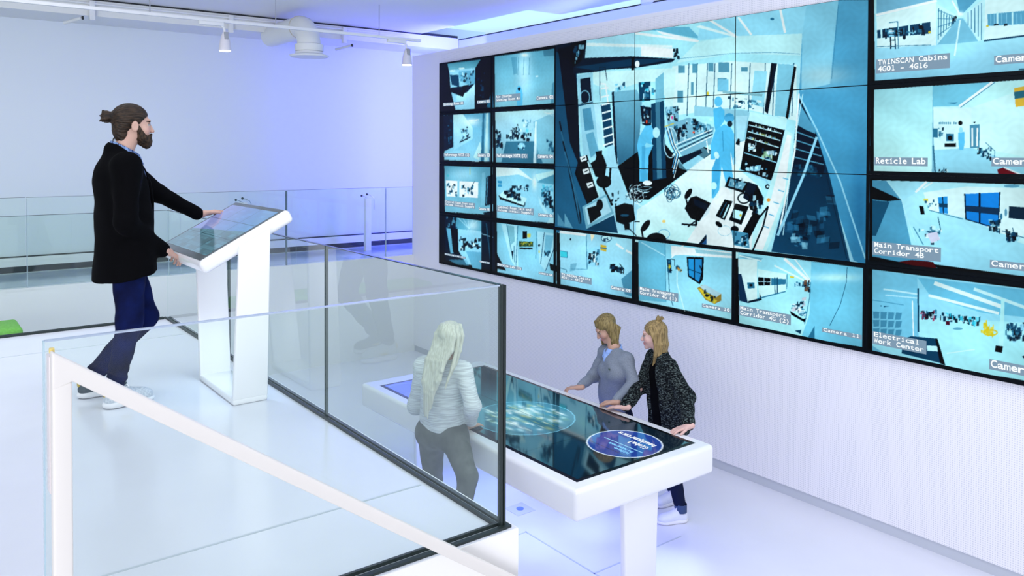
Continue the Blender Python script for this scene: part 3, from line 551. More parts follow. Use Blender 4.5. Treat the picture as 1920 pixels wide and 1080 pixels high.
c.line([(1455, 560), (1430, 900), (1340, 1370)], 10, W0); c.line([(1478, 560), (1420, 900), (1360, 1400)], 5, W1_); c.line([(1560, 820), (1480, 1050), (1330, 1400)], 16, G(150, 210, 232)); c.line([(1460, 575), (1560, 770), (1700, 1080), (1850, 1540)], 9, G(160, 220, 240), .9); c.line([(1620, 1050), (1740, 1540)], 4, D1, .7)
# people in cleanroom suits
c.poly([(575, 745), (540, 750), (500, 820), (490, 870), (505, 960), (505, 1080), (555, 1085), (560, 930), (585, 870), (575, 840), (600, 800)], SUIT); c.ell(605, 790, 21, 32, G(175, 225, 238)); c.poly([(545, 850), (590, 865), (575, 875), (530, 880)], G(140, 215, 240)); c.poly([(520, 870), (540, 870), (535, 1080), (515, 1080)], G(70, 155, 195), .7)
c.ell(975, 605, 24, 30, SUIT); c.poly([(945, 650), (990, 635), (1012, 660), (1010, 720), (960, 790), (950, 740)], G(85, 180, 220)); c.ell(930, 712, 8, 8, W1_)
c.ell(1040, 702, 30, 28, G(70, 155, 195)); c.poly([(1012, 695), (1068, 690), (1062, 722), (1015, 722)], G(85, 170, 210)); c.ell(1043, 738, 16, 18, G(35, 50, 60))
c.poly([(1010, 740), (960, 770), (930, 860), (930, 950), (955, 950), (965, 890), (960, 950), (935, 1010), (935, 1180), (975, 1180), (985, 1080), (995, 990), (1020, 1090), (1055, 1160), (1062, 1050), (1050, 950), (1048, 900), (1062, 970), (1078, 975), (1070, 800), (1050, 760)], G(90, 185, 225)); c.poly([(960, 940), (985, 930), (980, 1080), (940, 1170), (940, 1010)], G(65, 155, 200), .6); c.line([(1000, 780), (1005, 900)], 5, G(65, 150, 190)); c.ell(965, 925, 14, 22, G(190, 230, 242), rot=-20); c.ell(1068, 960, 8, 22, G(150, 210, 235))
c = cv.t(1040, 200, 3.2)
c.ell(955, 475, 18, 22, W1_); c.poly([(510, 380), (550, 380), (555, 440), (520, 440)], G(80, 170, 210)); c.ell(556, 458, 28, 15, W0); 
for i in range(34):
    r_ = random.Random(60+i); c.ring(510+r_.uniform(-45, 45), 525+r_.uniform(-45, 45), r_.uniform(12, 45), r_.uniform(10, 35), 3, [W0, D0, W1_, D1][i % 4], .9, r_.random()*3, 3+r_.random()*3)
for i in range(14):
    r_ = random.Random(90+i); c.ring(705+r_.uniform(-25, 25), 520+r_.uniform(-30, 30), r_.uniform(10, 35), r_.uniform(8, 40), 3, [D0, D2, D3][i % 3], .9)
c.ring(655, 765, 35, 28, 4, W3_); c.ell(655, 688, 11, 9, G(225, 200, 120)); c.ell(1283, 560, 11, 11, G(215, 150, 60))
# chairs
c.poly([(255, 275), (290, 290), (312, 350), (300, 430), (245, 420), (215, 340), (245, 320)], D0); c.ell(295, 450, 45, 38, D0); c.line([(335, 370), (330, 440)], 12, D0); c.line([(290, 480), (345, 590)], 12, D0); c.clut([(320, 500), (400, 490), (380, 600), (330, 590)], 12, [D0], 8, 62); c.poly([(245, 270), (285, 262), (285, 300), (250, 300)], D0)
c.poly([(360, 600), (420, 578), (470, 590), (485, 680), (420, 710), (370, 690)], D0); c.ell(420, 652, 25, 8, D3, .7); c.poly([(415, 700), (450, 700), (450, 740), (420, 740)], D0); c.line([(450, 735), (490, 775)], 6, D0); c.line([(480, 690), (508, 690)], 7, D0)
c.ell(802, 522, 16, 36, D0, rot=32); c.line([(785, 540), (800, 600)], 9, D0); c.poly([(815, 545), (850, 535), (940, 580), (925, 640), (870, 690), (815, 670), (780, 610)], D0); c.line([(850, 680), (850, 715)], 12, D0); c.line([(765, 705), (840, 710)], 11, D0); c.line([(840, 690), (800, 720)], 8, D0); c.poly([(830, 550), (920, 585), (910, 625), (840, 590)], D1)
c.ell(545, 715, 18, 42, D0, rot=36); c.line([(520, 735), (530, 785)], 10, D0); c.ell(610, 795, 58, 38, D0); c.poly([(660, 790), (700, 800), (560, 790)], D0)
# left desk with monitors
c.poly([(150, 300), (195, 290), (270, 540), (230, 560), (200, 600), (120, 400)], D0); c.line([(200, 330), (268, 540)], 9, W1_)
for x, y in ((172, 312), (188, 388), (212, 470)): c.poly([(x-22, y-10), (x+14, y-20), (x+22, y+8), (x-12, y+20)], W0); c.line([(x-8, y+4), (x+10, y-6)], 6, D0)
c.poly([(165, 600), (310, 525), (355, 640), (190, 735)], G(120, 180, 200)); c.poly([(180, 605), (305, 540), (340, 630), (200, 710)], G(170, 220, 235)); c.poly([(195, 610), (260, 590), (280, 650), (215, 700)], D0); c.ell(270, 590, 20, 34, D0); c.poly([(190, 735), (355, 650), (380, 760), (200, 740)], D2)
for i in range(4): c.line([(30+i*10, 90+i*60), (90+i*26, 400+i*90), (150+i*4, 700)], 9, [D0, G(60, 125, 158)][i % 2], .8)
c.poly([(60, 640), (110, 730), (60, 720)], G(110, 175, 200)); c.poly([(18, 640), (70, 720), (18, 715)], G(110, 175, 200), .7)
# front desk
c.poly([(1000, 480), (1160, 520), (1200, 600), (1180, 860), (790, 812)], W0, .9); c.poly([(1045, 420), (1165, 455), (1135, 520), (1020, 480)], D0); c.poly([(1055, 430), (1150, 460), (1125, 500), (1040, 475)], G(110, 165, 185)); c.clut([(1060, 420), (1150, 440), (1120, 495), (1050, 470)], 20, [W1_, D1, D3], 8, 64)
c.poly([(1160, 450), (1215, 470), (1180, 580), (1130, 545)], D1); c.ring(1135, 550, 35, 30, 8, D0); c.poly([(1215, 470), (1250, 540), (1180, 640), (1165, 590)], D0); c.clut([(1180, 520), (1260, 540), (1230, 700), (1160, 640)], 34, [D0, D0, D2, W1_], 12, 65)
c.poly([(1020, 556), (1068, 568), (1020, 682), (966, 655)], D0); c.line([(1045, 590), (1012, 665)], 9, W1_); c.line([(1030, 575), (990, 655)], 3, D3); c.ell(985, 706, 24, 14, D0, rot=40)
c.poly([(1085, 580), (1165, 600), (1120, 710), (1045, 680)], D0); c.poly([(1075, 615), (1130, 630), (1115, 680), (1068, 665)], W1_); c.ell(1115, 652, 7, 7, YEL); c.poly([(1170, 615), (1190, 625), (1110, 780), (1095, 770)], W0); c.poly([(1190, 640), (1240, 650), (1150, 830), (1100, 800)], D0); c.ell(1080, 735, 24, 20, D0); c.poly([(1060, 740), (1160, 760), (1170, 850), (1075, 830)], G(80, 150, 180)); c.clut([(1070, 750), (1170, 770), (1160, 840), (1080, 830)], 22, [D0, W1_, D2], 9, 66); c.poly([(862, 825), (912, 768), (912, 828)], G(40, 90, 140)); c.poly([(862, 825), (908, 768), (912, 790), (880, 826)], D1); c.ring(1020, 745, 40, 30, 2, D3, .6); c.line([(1200, 700), (1280, 600), (1250, 720), (1190, 860)], 10, D0)
# ---- lower row 09 10 11
c = cv.t(1040, 420, 3.2)
c.poly([(30, 35), (472, 92), (472, 448), (35, 362)], G(165, 222, 238), c2=W2_); c.poly([(30, 40), (190, 60), (190, 75), (30, 55)], W0); c.poly([(190, 60), (330, 80), (290, 160), (200, 150)], G(150, 205, 222)); c.poly([(33, 160), (75, 168), (77, 202), (35, 196)], G(70, 200, 215)); c.line([(33, 160), (75, 168), (77, 202), (35, 196)], 3, D3); c.line([(190, 70), (195, 270)], 4, D3); c.poly([(195, 150), (275, 130), (270, 260), (200, 250)], W2_)
c.clut([(195, 170), (270, 150), (265, 250), (200, 240)], 30, [D0, D1, D3, W0], 8, 70); c.poly([(275, 122), (311, 130), (310, 166), (276, 158)], G(200, 175, 60)); c.line([(276, 142), (310, 148)], 8, D3); c.ell(310, 86, 30, 20, W1_); c.ring(310, 86, 30, 20, 4, D2); c.clut([(290, 75), (330, 80), (330, 100), (295, 98)], 8, [D1, D3], 7, 71); c.poly([(215, 60), (240, 65), (222, 105)], G(235, 225, 190)); c.line([(370, 120), (410, 148)], 12, W0); c.line([(430, 160), (472, 182)], 12, W0)
c.clut([(320, 240), (350, 235), (415, 270), (410, 300), (340, 290)], 50, [D0, D0, D1, D2], 12, 72, vert=.9); c.line([(390, 240), (415, 270), (412, 300)], 5, D0); c.poly([(400, 330), (472, 270), (472, 440), (420, 420)], D3, .7); c.line([(100, 270), (195, 272)], 4, D3, .6); c.poly([(95, 240), (135, 235), (120, 280), (90, 285)], D3, .35); c.line([(30, 262), (70, 275), (72, 290)], 4, D2, .6); c.ell(95, 92, 5, 7, D1)
# 10
c.poly([(502, 95), (1066, 165), (1066, 575), (505, 460)], G(130, 200, 220), c2=G(165, 225, 240)); c.poly([(502, 95), (665, 120), (670, 470), (505, 455)], G(110, 185, 210)); c.poly([(700, 130), (1066, 170), (1066, 205), (760, 185), (700, 190)], W0); c.poly([(840, 150), (1066, 178), (1066, 192), (850, 175)], G(120, 180, 195), .7); c.line([(702, 200), (775, 125)], 9, W0); c.line([(520, 110), (660, 190)], 6, W1_, .8)
c.poly([(672, 210), (698, 212), (702, 295), (680, 292)], D2); c.clut([(672, 205), (698, 208), (700, 290), (680, 290)], 12, [D0, D3, YEL], 7, 73); c.line([(662, 110), (668, 460)], 4, D3, .6); c.line([(680, 240), (690, 430), (710, 490)], 5, D2, .7); c.line([(735, 280), (735, 360), (790, 560)], 6, W0, .5)
c.poly([(792, 196), (895, 200), (890, 330), (870, 362), (800, 315)], D0); c.poly([(802, 208), (835, 210), (835, 325), (806, 308)], G(45, 145, 200)); c.poly([(842, 210), (884, 212), (880, 325), (866, 350), (842, 330)], G(45, 135, 190)); c.line([(802, 270), (884, 300)], 5, D2); c.clut([(720, 245), (765, 270), (760, 288), (725, 270)], 14, [D1, G(190, 140, 60), D3], 7, 74); c.line([(700, 210), (720, 215), (720, 250)], 4, D1)
c.poly([(855, 385), (885, 365), (1000, 420), (1000, 460), (960, 480), (905, 455)], G(150, 130, 60)); c.poly([(870, 375), (900, 362), (1000, 418), (970, 440), (905, 405)], G(165, 200, 210)); c.poly([(860, 385), (905, 445), (960, 478), (975, 460), (905, 420), (880, 390)], YEL); c.clut([(860, 400), (960, 470), (990, 440), (900, 400)], 16, [D0, D1, G(180, 180, 70)], 8, 75); c.line([(870, 250), (885, 285), (868, 350)], 6, D0)
# 11
c.poly([(1100, 170), (1858, 265), (1858, 740), (1108, 610)], G(150, 218, 236), c2=G(175, 232, 245)); c.poly([(1540, 225), (1858, 265), (1858, 740), (1480, 680), (1530, 540)], G(120, 200, 226)); c.soft(1680, 320, 160, 26, G(190, 240, 250), .9); c.line([(1755, 260), (1750, 350), (1715, 480), (1650, 610)], 3, D2)
c.line([(1380, 210), (1530, 345)], 16, W0); c.line([(1440, 210), (1530, 330)], 6, W0); c.line([(1320, 250), (1500, 340)], 10, W0, .8); c.poly([(1120, 185), (1250, 205), (1230, 225), (1110, 200)], G(110, 170, 190)); c.line([(1110, 190), (1240, 222)], 8, W0, .8); c.poly([(1100, 210), (1215, 215), (1215, 450), (1160, 470), (1105, 300)], G(205, 242, 248)); c.poly([(1218, 270), (1390, 300), (1385, 400), (1225, 440)], G(195, 236, 245))
c.poly([(1220, 318), (1295, 325), (1293, 368), (1222, 370)], D0); c.line([(1256, 318), (1256, 370)], 4, W1_); c.line([(1222, 345), (1294, 347)], 3, W1_); c.poly([(1300, 325), (1388, 330), (1386, 362), (1300, 368)], D3); c.line([(1320, 322), (1322, 420)], 5, D2); c.line([(1336, 322), (1336, 418)], 5, D2); c.poly([(1155, 350), (1198, 350), (1200, 385), (1158, 388)], D3); c.poly([(1168, 360), (1188, 360), (1188, 375), (1168, 375)], D0)
c.poly([(1100, 300), (1120, 300), (1160, 475), (1108, 460)], G(25, 55, 85)); c.poly([(1160, 475), (1232, 460), (1232, 445), (1162, 462)], D1); c.poly([(1228, 410), (1243, 455), (1230, 460)], D0); c.poly([(1215, 445), (1385, 402), (1385, 408), (1217, 452)], D3); c.poly([(1412, 312), (1438, 315), (1436, 324), (1412, 322)], YEL); c.line([(1395, 300), (1392, 390)], 4, D3); c.clut([(1425, 345), (1500, 350), (1500, 372), (1425, 372)], 16, [D2, D3, W1_], 8, 76)
c.clut([(1500, 340), (1535, 345), (1530, 410), (1500, 400)], 26, [D0, D1, D3, G(120, 90, 70)], 9, 77); c.clut([(1415, 480), (1450, 470), (1510, 430), (1515, 560), (1490, 570), (1410, 515)], 70, [W1_, W0, D3, G(190, 190, 200), D1], 14, 78, vert=.8); c.poly([(1410, 520), (1490, 570), (1510, 565), (1500, 590), (1420, 545)], D0); c.line([(1535, 350), (1530, 440), (1500, 600)], 5, D3, .8); c.poly([(1440, 640), (1480, 635), (1475, 660)], D2); c.poly([(1520, 680), (1560, 610), (1560, 690)], D3)
# ---- right column
c = cv.t(1620, 0, 3.177)
c.poly([(60, -40), (1100, -40), (1100, 425), (65, 482)], G(175, 230, 244), c2=W2_); c.poly([(75, -30), (430, -30), (430, 5), (75, 100)], G(120, 180, 205)); c.line([(75, 90), (430, 5)], 16, W0); c.poly([(75, 100), (430, 15), (430, 270), (78, 285)], G(205, 240, 248)); c.poly([(78, 180), (395, 130), (398, 200), (80, 228)], D2)
for x in (103, 155, 203, 268, 340): c.line([(x, 175-(x-80)*.14), (x+2, 225-(x-80)*.08)], 10, W1_)
c.clut([(85, 190), (390, 150), (390, 195), (85, 222)], 40, [D0, D1, D3, W2_], 14, 80); c.line([(150, 135), (200, 128), (205, 290)], 5, D3); 
for i in range(8): c.line([(150+i, 150+i*18), (172+i*2, 150+i*18)], 6, [W0, D1][i % 2])
c.line([(158, 220), (160, 290)], 8, D1); c.line([(183, 200), (188, 290)], 7, D2); c.ell(240, 222, 10, 14, D1); c.ell(390, 192, 8, 8, YEL); c.poly([(430, 20), (550, 90), (540, 140), (437, 265)], W1_); c.poly([(440, 40), (500, 75), (495, 200), (440, 255)], G(185, 230, 242))
for i in range(5): c.line([(445+i*16, 50+i*10), (442+i*16, 235-i*20)], 5, D3)
for j in range(4): c.line([(440, 60+j*50), (540, 100+j*14)], 4, D3, .8)
c.clut([(510, 90), (560, 95), (555, 150), (520, 160)], 20, [D0, D1, D3], 8, 81); c.poly([(545, -30), (700, -30), (590, 80), (570, 80)], G(90, 160, 190)); c.line([(525, 5), (565, 75)], 9, W0); c.soft(573, 82, 22, 14, W0, 1); c.poly([(560, 110), (590, 110), (680, 245), (545, 260), (437, 265)], G(120, 185, 208)); c.line([(573, 120), (540, 330)], 10, W0, .7); c.poly([(590, 90), (715, -10), (715, 240), (680, 245)], G(185, 230, 244))
for i in range(5): c.line([(620+i*20, 75-i*14), (620+i*20, 150+i*22)], 5, D3)
c.poly([(720, -30), (1100, -40), (1100, 190), (715, 240)], G(205, 240, 248)); c.poly([(735, 85), (1100, 50), (1100, 135), (738, 155)], G(90, 160, 190)); 
for x in (795, 885, 975): c.line([(x, 75), (x, 150)], 10, W1_)
for x in (755, 775, 820, 850, 910, 935): c.line([(x, 80), (x, 145)], 3, W2_)
c.poly([(715, 238), (1100, 190), (1100, 200), (715, 248)], D2); c.ell(735, 155, 8, 6, YEL); c.clut([(765, 145), (870, 140), (865, 150), (768, 152)], 8, [D0], 9, 82, vert=.6); c.poly([(925, 410), (1100, 395), (1100, 420), (920, 420)], D1, .6); c.line([(78, 278), (400, 268)], 4, D3); c.line([(240, 468), (110, 478)], 3, D2, .5)
c.poly([(60, 535), (1100, 465), (1100, 1045), (58, 1025)], G(185, 235, 248)); c.poly([(60, 535), (408, 510), (405, 1030), (58, 1025)], G(165, 226, 243), c2=G(190, 238, 250)); c.poly([(408, 512), (760, 488), (560, 632), (410, 635)], G(120, 195, 218)); c.line([(570, 632), (760, 492)], 14, W0); c.line([(575, 640), (780, 490)], 4, D3); c.poly([(640, 640), (1100, 480), (1100, 960), (780, 900), (640, 870)], G(195, 238, 248)); c.poly([(410, 640), (640, 640), (640, 880), (420, 890)], G(200, 240, 248))
c.poly([(420, 895), (640, 880), (1100, 1040), (430, 1035)], G(150, 212, 230)); c.poly([(410, 765), (440, 765), (440, 820), (412, 818)], D3); c.clut([(440, 760), (475, 760), (475, 820), (445, 820)], 9, [D3, W1_, D1], 8, 83); c.poly([(490, 795), (535, 798), (535, 842), (490, 840)], D3); c.ell(512, 822, 14, 14, D0); c.poly([(480, 855), (548, 852), (548, 875), (480, 876)], D0); c.ell(574, 733, 13, 13, D0); 
for i, ch_ in enumerate(range(10)): c.poly([(445+i*11, 728-(i % 3)*2), (452+i*11, 728), (452+i*11, 740), (445+i*11, 740)], D3, .8 if i != 7 else 0)
c.poly([(560, 790), (598, 785), (600, 850), (592, 892), (568, 892), (562, 850)], SUIT); c.ell(577, 775, 12, 18, G(150, 215, 240)); c.poly([(630, 745), (690, 740), (688, 880), (632, 882)], G(80, 140, 165)); c.line([(645, 765), (645, 870)], 9, W0); c.line([(675, 765), (673, 870)], 9, W0); c.poly([(650, 728), (665, 724), (660, 735)], D0)
c.clut([(665, 880), (770, 870), (770, 960), (670, 935)], 44, [D0, D1, D2, W1_, D3], 9, 84); c.line([(725, 850), (780, 900), (775, 960)], 4, D3); c.poly([(893, 525), (1000, 505), (1000, 625), (903, 638)], G(215, 180, 70)); c.poly([(893, 548), (1000, 530), (1000, 575), (897, 590)], G(45, 110, 130)); c.poly([(793, 1010), (830, 998), (930, 1040), (800, 1036)], G(110, 15, 35)); c.line([(835, 998), (930, 1038)], 8, W0); c.line([(412, 870), (425, 1035)], 10, D2, .7); c.clut([(440, 1010), (500, 1010), (500, 1036), (440, 1036)], 12, [D0, D2, W1_], 8, 85); c.line([(475, 1000), (478, 1030)], 5, D2); c.poly([(410, 510), (412, 640), (418, 1030), (404, 1030)], D3, .5); c.poly([(495, 612), (560, 608), (540, 622)], D3, .7)
c = cv.t(1620, 320, 2.7)
c.poly([(42, 48), (1000, 75), (1000, 560), (42, 432)], G(170, 226, 242), c2=G(150, 215, 235)); c.poly([(42, 48), (115, 52), (190, 150), (240, 380), (380, 500), (42, 440)], G(85, 155, 185)); c.poly([(42, 80), (190, 148), (120, 155), (42, 145)], D0); c.poly([(42, 150), (130, 158), (60, 330), (42, 330)], D2, .8); c.line([(115, 52), (190, 150), (260, 360)], 3, W1_, .6); c.poly([(120, 50), (320, 58), (262, 110), (200, 150)], G(160, 220, 238)); c.line([(315, 58), (262, 108)], 11, W0); c.line([(345, 60), (300, 90)], 7, W0, .8)
c.poly([(300, 110), (520, 80), (1000, 95), (1000, 380), (700, 320), (510, 240), (330, 200)], G(205, 240, 248)); c.poly([(374, 135), (422, 130), (425, 218), (382, 212)], G(45, 145, 210)); c.line([(398, 133), (402, 215)], 5, D1); c.poly([(378, 165), (424, 168), (424, 188), (380, 184)], D2); c.poly([(508, 118), (688, 110), (684, 270), (620, 282), (514, 246)], G(30, 135, 215)); c.line([(585, 114), (586, 266)], 9, D0); c.line([(510, 118), (516, 246)], 7, D1); c.line([(688, 110), (682, 240)], 6, D1); c.poly([(514, 176), (684, 190), (684, 225), (516, 205)], G(25, 60, 90)); c.line([(516, 246), (640, 282)], 5, D1)
c.poly([(735, 180), (1000, 200), (1000, 270), (732, 240)], G(20, 50, 70)); c.poly([(278, 178), (300, 180), (308, 222), (288, 222)], D0); c.poly([(300, 142), (325, 142), (326, 155), (302, 154)], YEL, .8); c.clut([(300, 150), (370, 140), (370, 195), (310, 195)], 16, [D3, W1_, D2], 6, 86); c.line([(330, 200), (500, 245)], 4, D3)
c.clut([(250, 280), (345, 258), (395, 300), (398, 370), (350, 378), (310, 340)], 50, [D2, D3, W1_, D1, W0], 13, 87, vert=.8); c.poly([(318, 318), (370, 310), (385, 350), (340, 365)], G(200, 205, 225)); c.line([(375, 235), (388, 300)], 4, D2); c.line([(250, 285), (300, 375)], 4, D3); c.clut([(635, 255), (695, 250), (690, 315), (630, 305)], 40, [D0, D1, D2, W2_], 10, 88); c.clut([(715, 300), (780, 320), (770, 365), (718, 355)], 24, [D0, D1, D2], 9, 89); c.line([(752, 290), (760, 320)], 4, D2); c.poly([(775, 360), (830, 300), (830, 378)], W1_); c.line([(700, 305), (1000, 400)], 5, D2, .7)
c.ell(695, 232, 6, 16, D3); c.ell(718, 212, 7, 20, D3, .7); c.poly([(42, 432), (170, 462), (240, 452), (350, 462), (370, 498), (170, 470)], G(80, 15, 25)); c.poly([(42, 435), (170, 460), (300, 495), (42, 455)], D0); c.ell(748, 78, 40, 8, D3, .6)
c.poly([(42, 500), (1000, 620), (1000, 1100), (42, 912)], G(140, 208, 230), c2=G(165, 228, 243)); c.poly([(42, 500), (270, 535), (275, 840), (200, 850), (42, 850)], G(120, 192, 218)); c.poly([(270, 540), (1000, 625), (1000, 760), (600, 720), (340, 640)], G(110, 188, 216)); 
c.line([(360, 570), (700, 690)], 20, W0, .9); c.line([(330, 632), (680, 722)], 14, W0, .9); c.line([(560, 600), (1000, 760)], 16, W0, .7); c.line([(100, 600), (270, 625)], 8, W0, .6); c.line([(110, 630), (270, 645)], 6, W0, .5)
c.poly([(280, 740), (1000, 780), (1000, 1090), (420, 1000), (280, 850)], G(165, 228, 243)); c.line([(274, 598), (276, 815)], 8, D2); c.clut([(280, 710), (370, 705), (370, 750), (285, 755)], 40, [D0, D2, G(160, 60, 90), D3, W1_], 8, 90, vert=1.8); c.clut([(375, 715), (600, 745), (600, 790), (380, 750)], 80, [D0, D1, D2, W1_, G(60, 200, 225)], 8, 91, vert=1.8); c.poly([(414, 762), (434, 762), (434, 782), (414, 780)], G(80, 15, 45)); c.ell(475, 800, 25, 6, D3, .6)
for i in range(4):
    for j in range(3): c.poly([(45+i*39, 712+j*44+i*2), (78+i*38, 714+j*42+i*2), (76+i*36, 748+j*40+i*2), (48+i*36, 748+j*42+i*2)], G(70, 135, 165), .85)
c.line([(42, 655), (200, 680)], 4, D3, .6); c.clut([(65, 682), (135, 686), (135, 690), (66, 688)], 10, [D2], 5, 92, vert=.6); c.line([(245, 660), (250, 840)], 5, W0)
c.clut([(585, 820), (610, 760), (680, 800), (655, 840)], 26, [G(205, 190, 40), G(225, 205, 60)], 9, 93); c.ring(640, 820, 34, 14, 7, G(205, 190, 40)); c.poly([(695, 650), (712, 650), (706, 888), (680, 888)], G(175, 232, 246)); c.poly([(667, 884), (704, 890), (698, 922), (662, 916)], D0); c.clut([(715, 770), (830, 770), (830, 870), (720, 870)], 70, [D0, D1, D2, D3, W2_], 11, 94); c.poly([(240, 838), (370, 850), (410, 980), (190, 925), (200, 850)], D2); c.poly([(360, 850), (372, 850), (412, 985), (385, 975)], D0); c.poly([(318, 885), (370, 888), (374, 915), (320, 912)], W1_); c.poly([(42, 885), (100, 925), (42, 912)], G(110, 180, 205)); c.line([(420, 925), (560, 905)], 5, W0, .5); c.poly([(800, 940), (850, 920), (850, 1000)], D1)
cv.blur(1)

VX0, VZ0, CW_, CH_ = -9.4487, 2.7291, 1.2343, .6897
PICM = attr_mat('screen_picture', .35, emit=.86, spec=.12)
CAPBOX = glow('caption_box', (.22, .34, .46), .8); CAPTX = glow('caption_letters', (.92, .98, 1), .88)
_gc = {}
def glyph(ch):
    """one letter of the built-in font as triangles, its own width"""
    if ch in _gc: return _gc[ch]
    cu = bpy.data.curves.new('g', 'FONT'); cu.body = ch; cu.size = 1; cu.offset = .022; cu.resolution_u = 3; o = bpy.data.objects.new('g', cu); C.objects.link(o)
    me = o.to_mesh(); me.calc_loop_triangles(); v = np.array([x.co[:2] for x in me.vertices]).reshape(-1, 2); f = [tuple(t.vertices) for t in me.loop_triangles]
    o.to_mesh_clear(); bpy.data.objects.remove(o); bpy.data.curves.remove(cu); _gc[ch] = (v, f); return _gc[ch]
def letters(lines, x0, z0, cw, lh, fill=.82, hs=None):
    """monospaced text: lines from (x0, z0 = top), cell width cw, line height lh -> 2D verts, faces"""
    V, F, n = [], [], 0
    for li, tx in enumerate(lines):
        for i, ch in enumerate(tx):
            if ch == ' ': continue
            v, f = glyph(ch); wd = v[:, 0].max()-v[:, 0].min(); sx = min(cw*fill/max(wd, .28), (hs or lh)*1.45)
            if ch in 'il1I': sx = min(sx, (hs or lh)*.9)
            q = np.stack([x0+(i+.5)*cw+(v[:, 0]-(v[:, 0].max()+v[:, 0].min())/2)*sx, z0-lh*(li+.78)+v[:, 1]*(hs or lh)*.98], 1)
            V.append(q); F += [tuple(k+n for k in t) for t in f]; n += len(v)
            if ch in 'il1I':        # slab serifs of a fixed-width face
                bz = z0-lh*(li+.78); th_ = (hs or lh)*.10; xm = x0+(i+.5)*cw; tz = q[:, 1].max() if ch in 'l1I' else bz+(hs or lh)*.50
                for xa, xb, zz in ((xm-cw*.30, xm+cw*.30, bz), (xm-cw*.28, xm+(cw*.28 if ch == 'I' else 0), tz-th_)):
                    V.append(np.array([(xa, zz), (xb, zz), (xb, zz+th_), (xa, zz+th_)])); F.append((n, n+1, n+2, n+3)); n += 4
    return (np.concatenate(V) if V else np.zeros((0, 2))), F
def flat(name, V2, F, y, mat, th, sub):
    V = np.stack([V2[:, 0], np.full(len(V2), y), V2[:, 1]], 1)
    o = new_obj(name, V, F, mat, loc=BASES[th.name]); o.location = (0, 0, 0); o.parent = sub; return o
def rect2(x0, z0, x1, z1): return np.array([(x0, z0), (x1, z0), (x1, z1), (x0, z1)]), [(0, 1, 2, 3)]
CAPS = {(0, 0): [(['Gowning Room 4A'], 830.8, 190.2, 869.7, 199.4), (['Camera 01'], 894.5, 186.6, 922, 194.8)],
 (1, 0): [(['Air Douche', 'Gowning Room 4A'], 928.8, 175, 976.2, 191.8), (['Camera 02'], 1005.6, 178, 1040.3, 188.6)],
 (0, 1): [(['Waferstage NXT3 (1)'], 832, 287, 881.3, 294.3), (['Camera 03'], 895.6, 287.5, 923, 295.5)],
 (1, 1): [(['Waferstage NXT3 (2)'], 929.7, 288, 989.4, 296.6), (['Camera 04'], 1007.9, 289.3, 1040.3, 298.2)],
 (0, 2): [(['Control Room Test and', 'Volume Install Support'], 833.8, 375.2, 891, 391.9), (['Camera 05'], 897.5, 388.4, 924.6, 397)],
 (1, 2): [(['Control Room Test and', 'Volume Install Support'], 931.5, 384.4, 1001, 403.9), (['Camera 06'], 1009, 399.3, 1041.5, 409.2)],
 (0, 3): [(['Service Lab (1)'], 833.8, 474, 873, 485.6), (['Camera 07'], 899, 488, 925.7, 496.9)],
 (1, 3): [(['Service Lab (2)'], 932.2, 492.5, 979, 507.6), (['Camera 08'], 1009.8, 508.8, 1042.2, 520.3)],
 (2, 3): [(['TWINSCAN Cabins', '4E01 - 4E12'], 1051, 510.6, 1109.4, 534), (['Camera 09'], 1144.7, 535, 1186.9, 550.6)],
 (3, 3): [(['Main Transport', 'Corridor 4G (1)'], 1197.8, 536.3, 1271.9, 566.9), (['Camera 10'], 1316, 568.4, 1371, 587)],
 (4, 3): [(['Main Transport', 'Corridor 4G (2)'], 1385.3, 571.6, 1483, 610), (['Camera 11'], 1541.6, 613.8, 1616.6, 637)],
 (5, 0): [(['TWINSCAN Cabins', '4G01 - 4G16'], 1642, 100, 1781.2, 138.5), (['Camera'], 1864, 98, 1945, 122)],
 (5, 1): [(['Reticle Lab'], 1639.5, 294.5, 1739.6, 311.8), (['Camera'], 1859, 295, 1942, 313)],
 (5, 2): [(['Main Transport', 'Corridor 4B'], 1635.6, 451.5, 1764.4, 491), (['Camera'], 1856, 486.7, 1942, 511)],
 (5, 3): [(['Electrical', 'Work Center'], 1635.6, 620, 1737, 664.4), (['Camera'], 1855, 672.6, 1940, 709)]}
ROW = ['top row', 'second row', 'third row', 'bottom row']
DESC = {(0, 0): 'gowning room feed, camera 01', (1, 0): 'air douche feed, camera 02', (0, 1): 'white corridor feed, camera 03', (1, 1): 'equipment room feed, camera 04', (0, 2): 'window view feed, camera 05', (1, 2): 'control room desks feed, camera 06', (0, 3): 'service lab 1 feed, camera 07', (1, 3): 'service lab 2 feed, camera 08',
 (2, 3): 'cabins feed with small teal monitor, camera 09', (3, 3): 'transport corridor feed with blue doors and cart, camera 10', (4, 3): 'transport corridor feed with bright wall, camera 11', (5, 0): 'cabins feed at the top right picture corner', (5, 1): 'reticle lab feed', (5, 2): 'corridor 4B feed with large blue doors', (5, 3): 'electrical work center feed',
 (2, 0): 'top left piece of the big cleanroom picture', (3, 0): 'top middle piece of the big cleanroom picture', (4, 0): 'top right piece of the big cleanroom picture', (2, 1): 'middle left piece of the big cleanroom picture with the ladder', (3, 1): 'centre piece of the big picture with suited workers', (4, 1): 'middle right piece of the big picture with the shelf', (2, 2): 'lower left piece of the big picture with cable coils', (3, 2): 'lower middle piece of the big picture with office chair', (4, 2): 'lower right piece of the big picture with dark glass'}
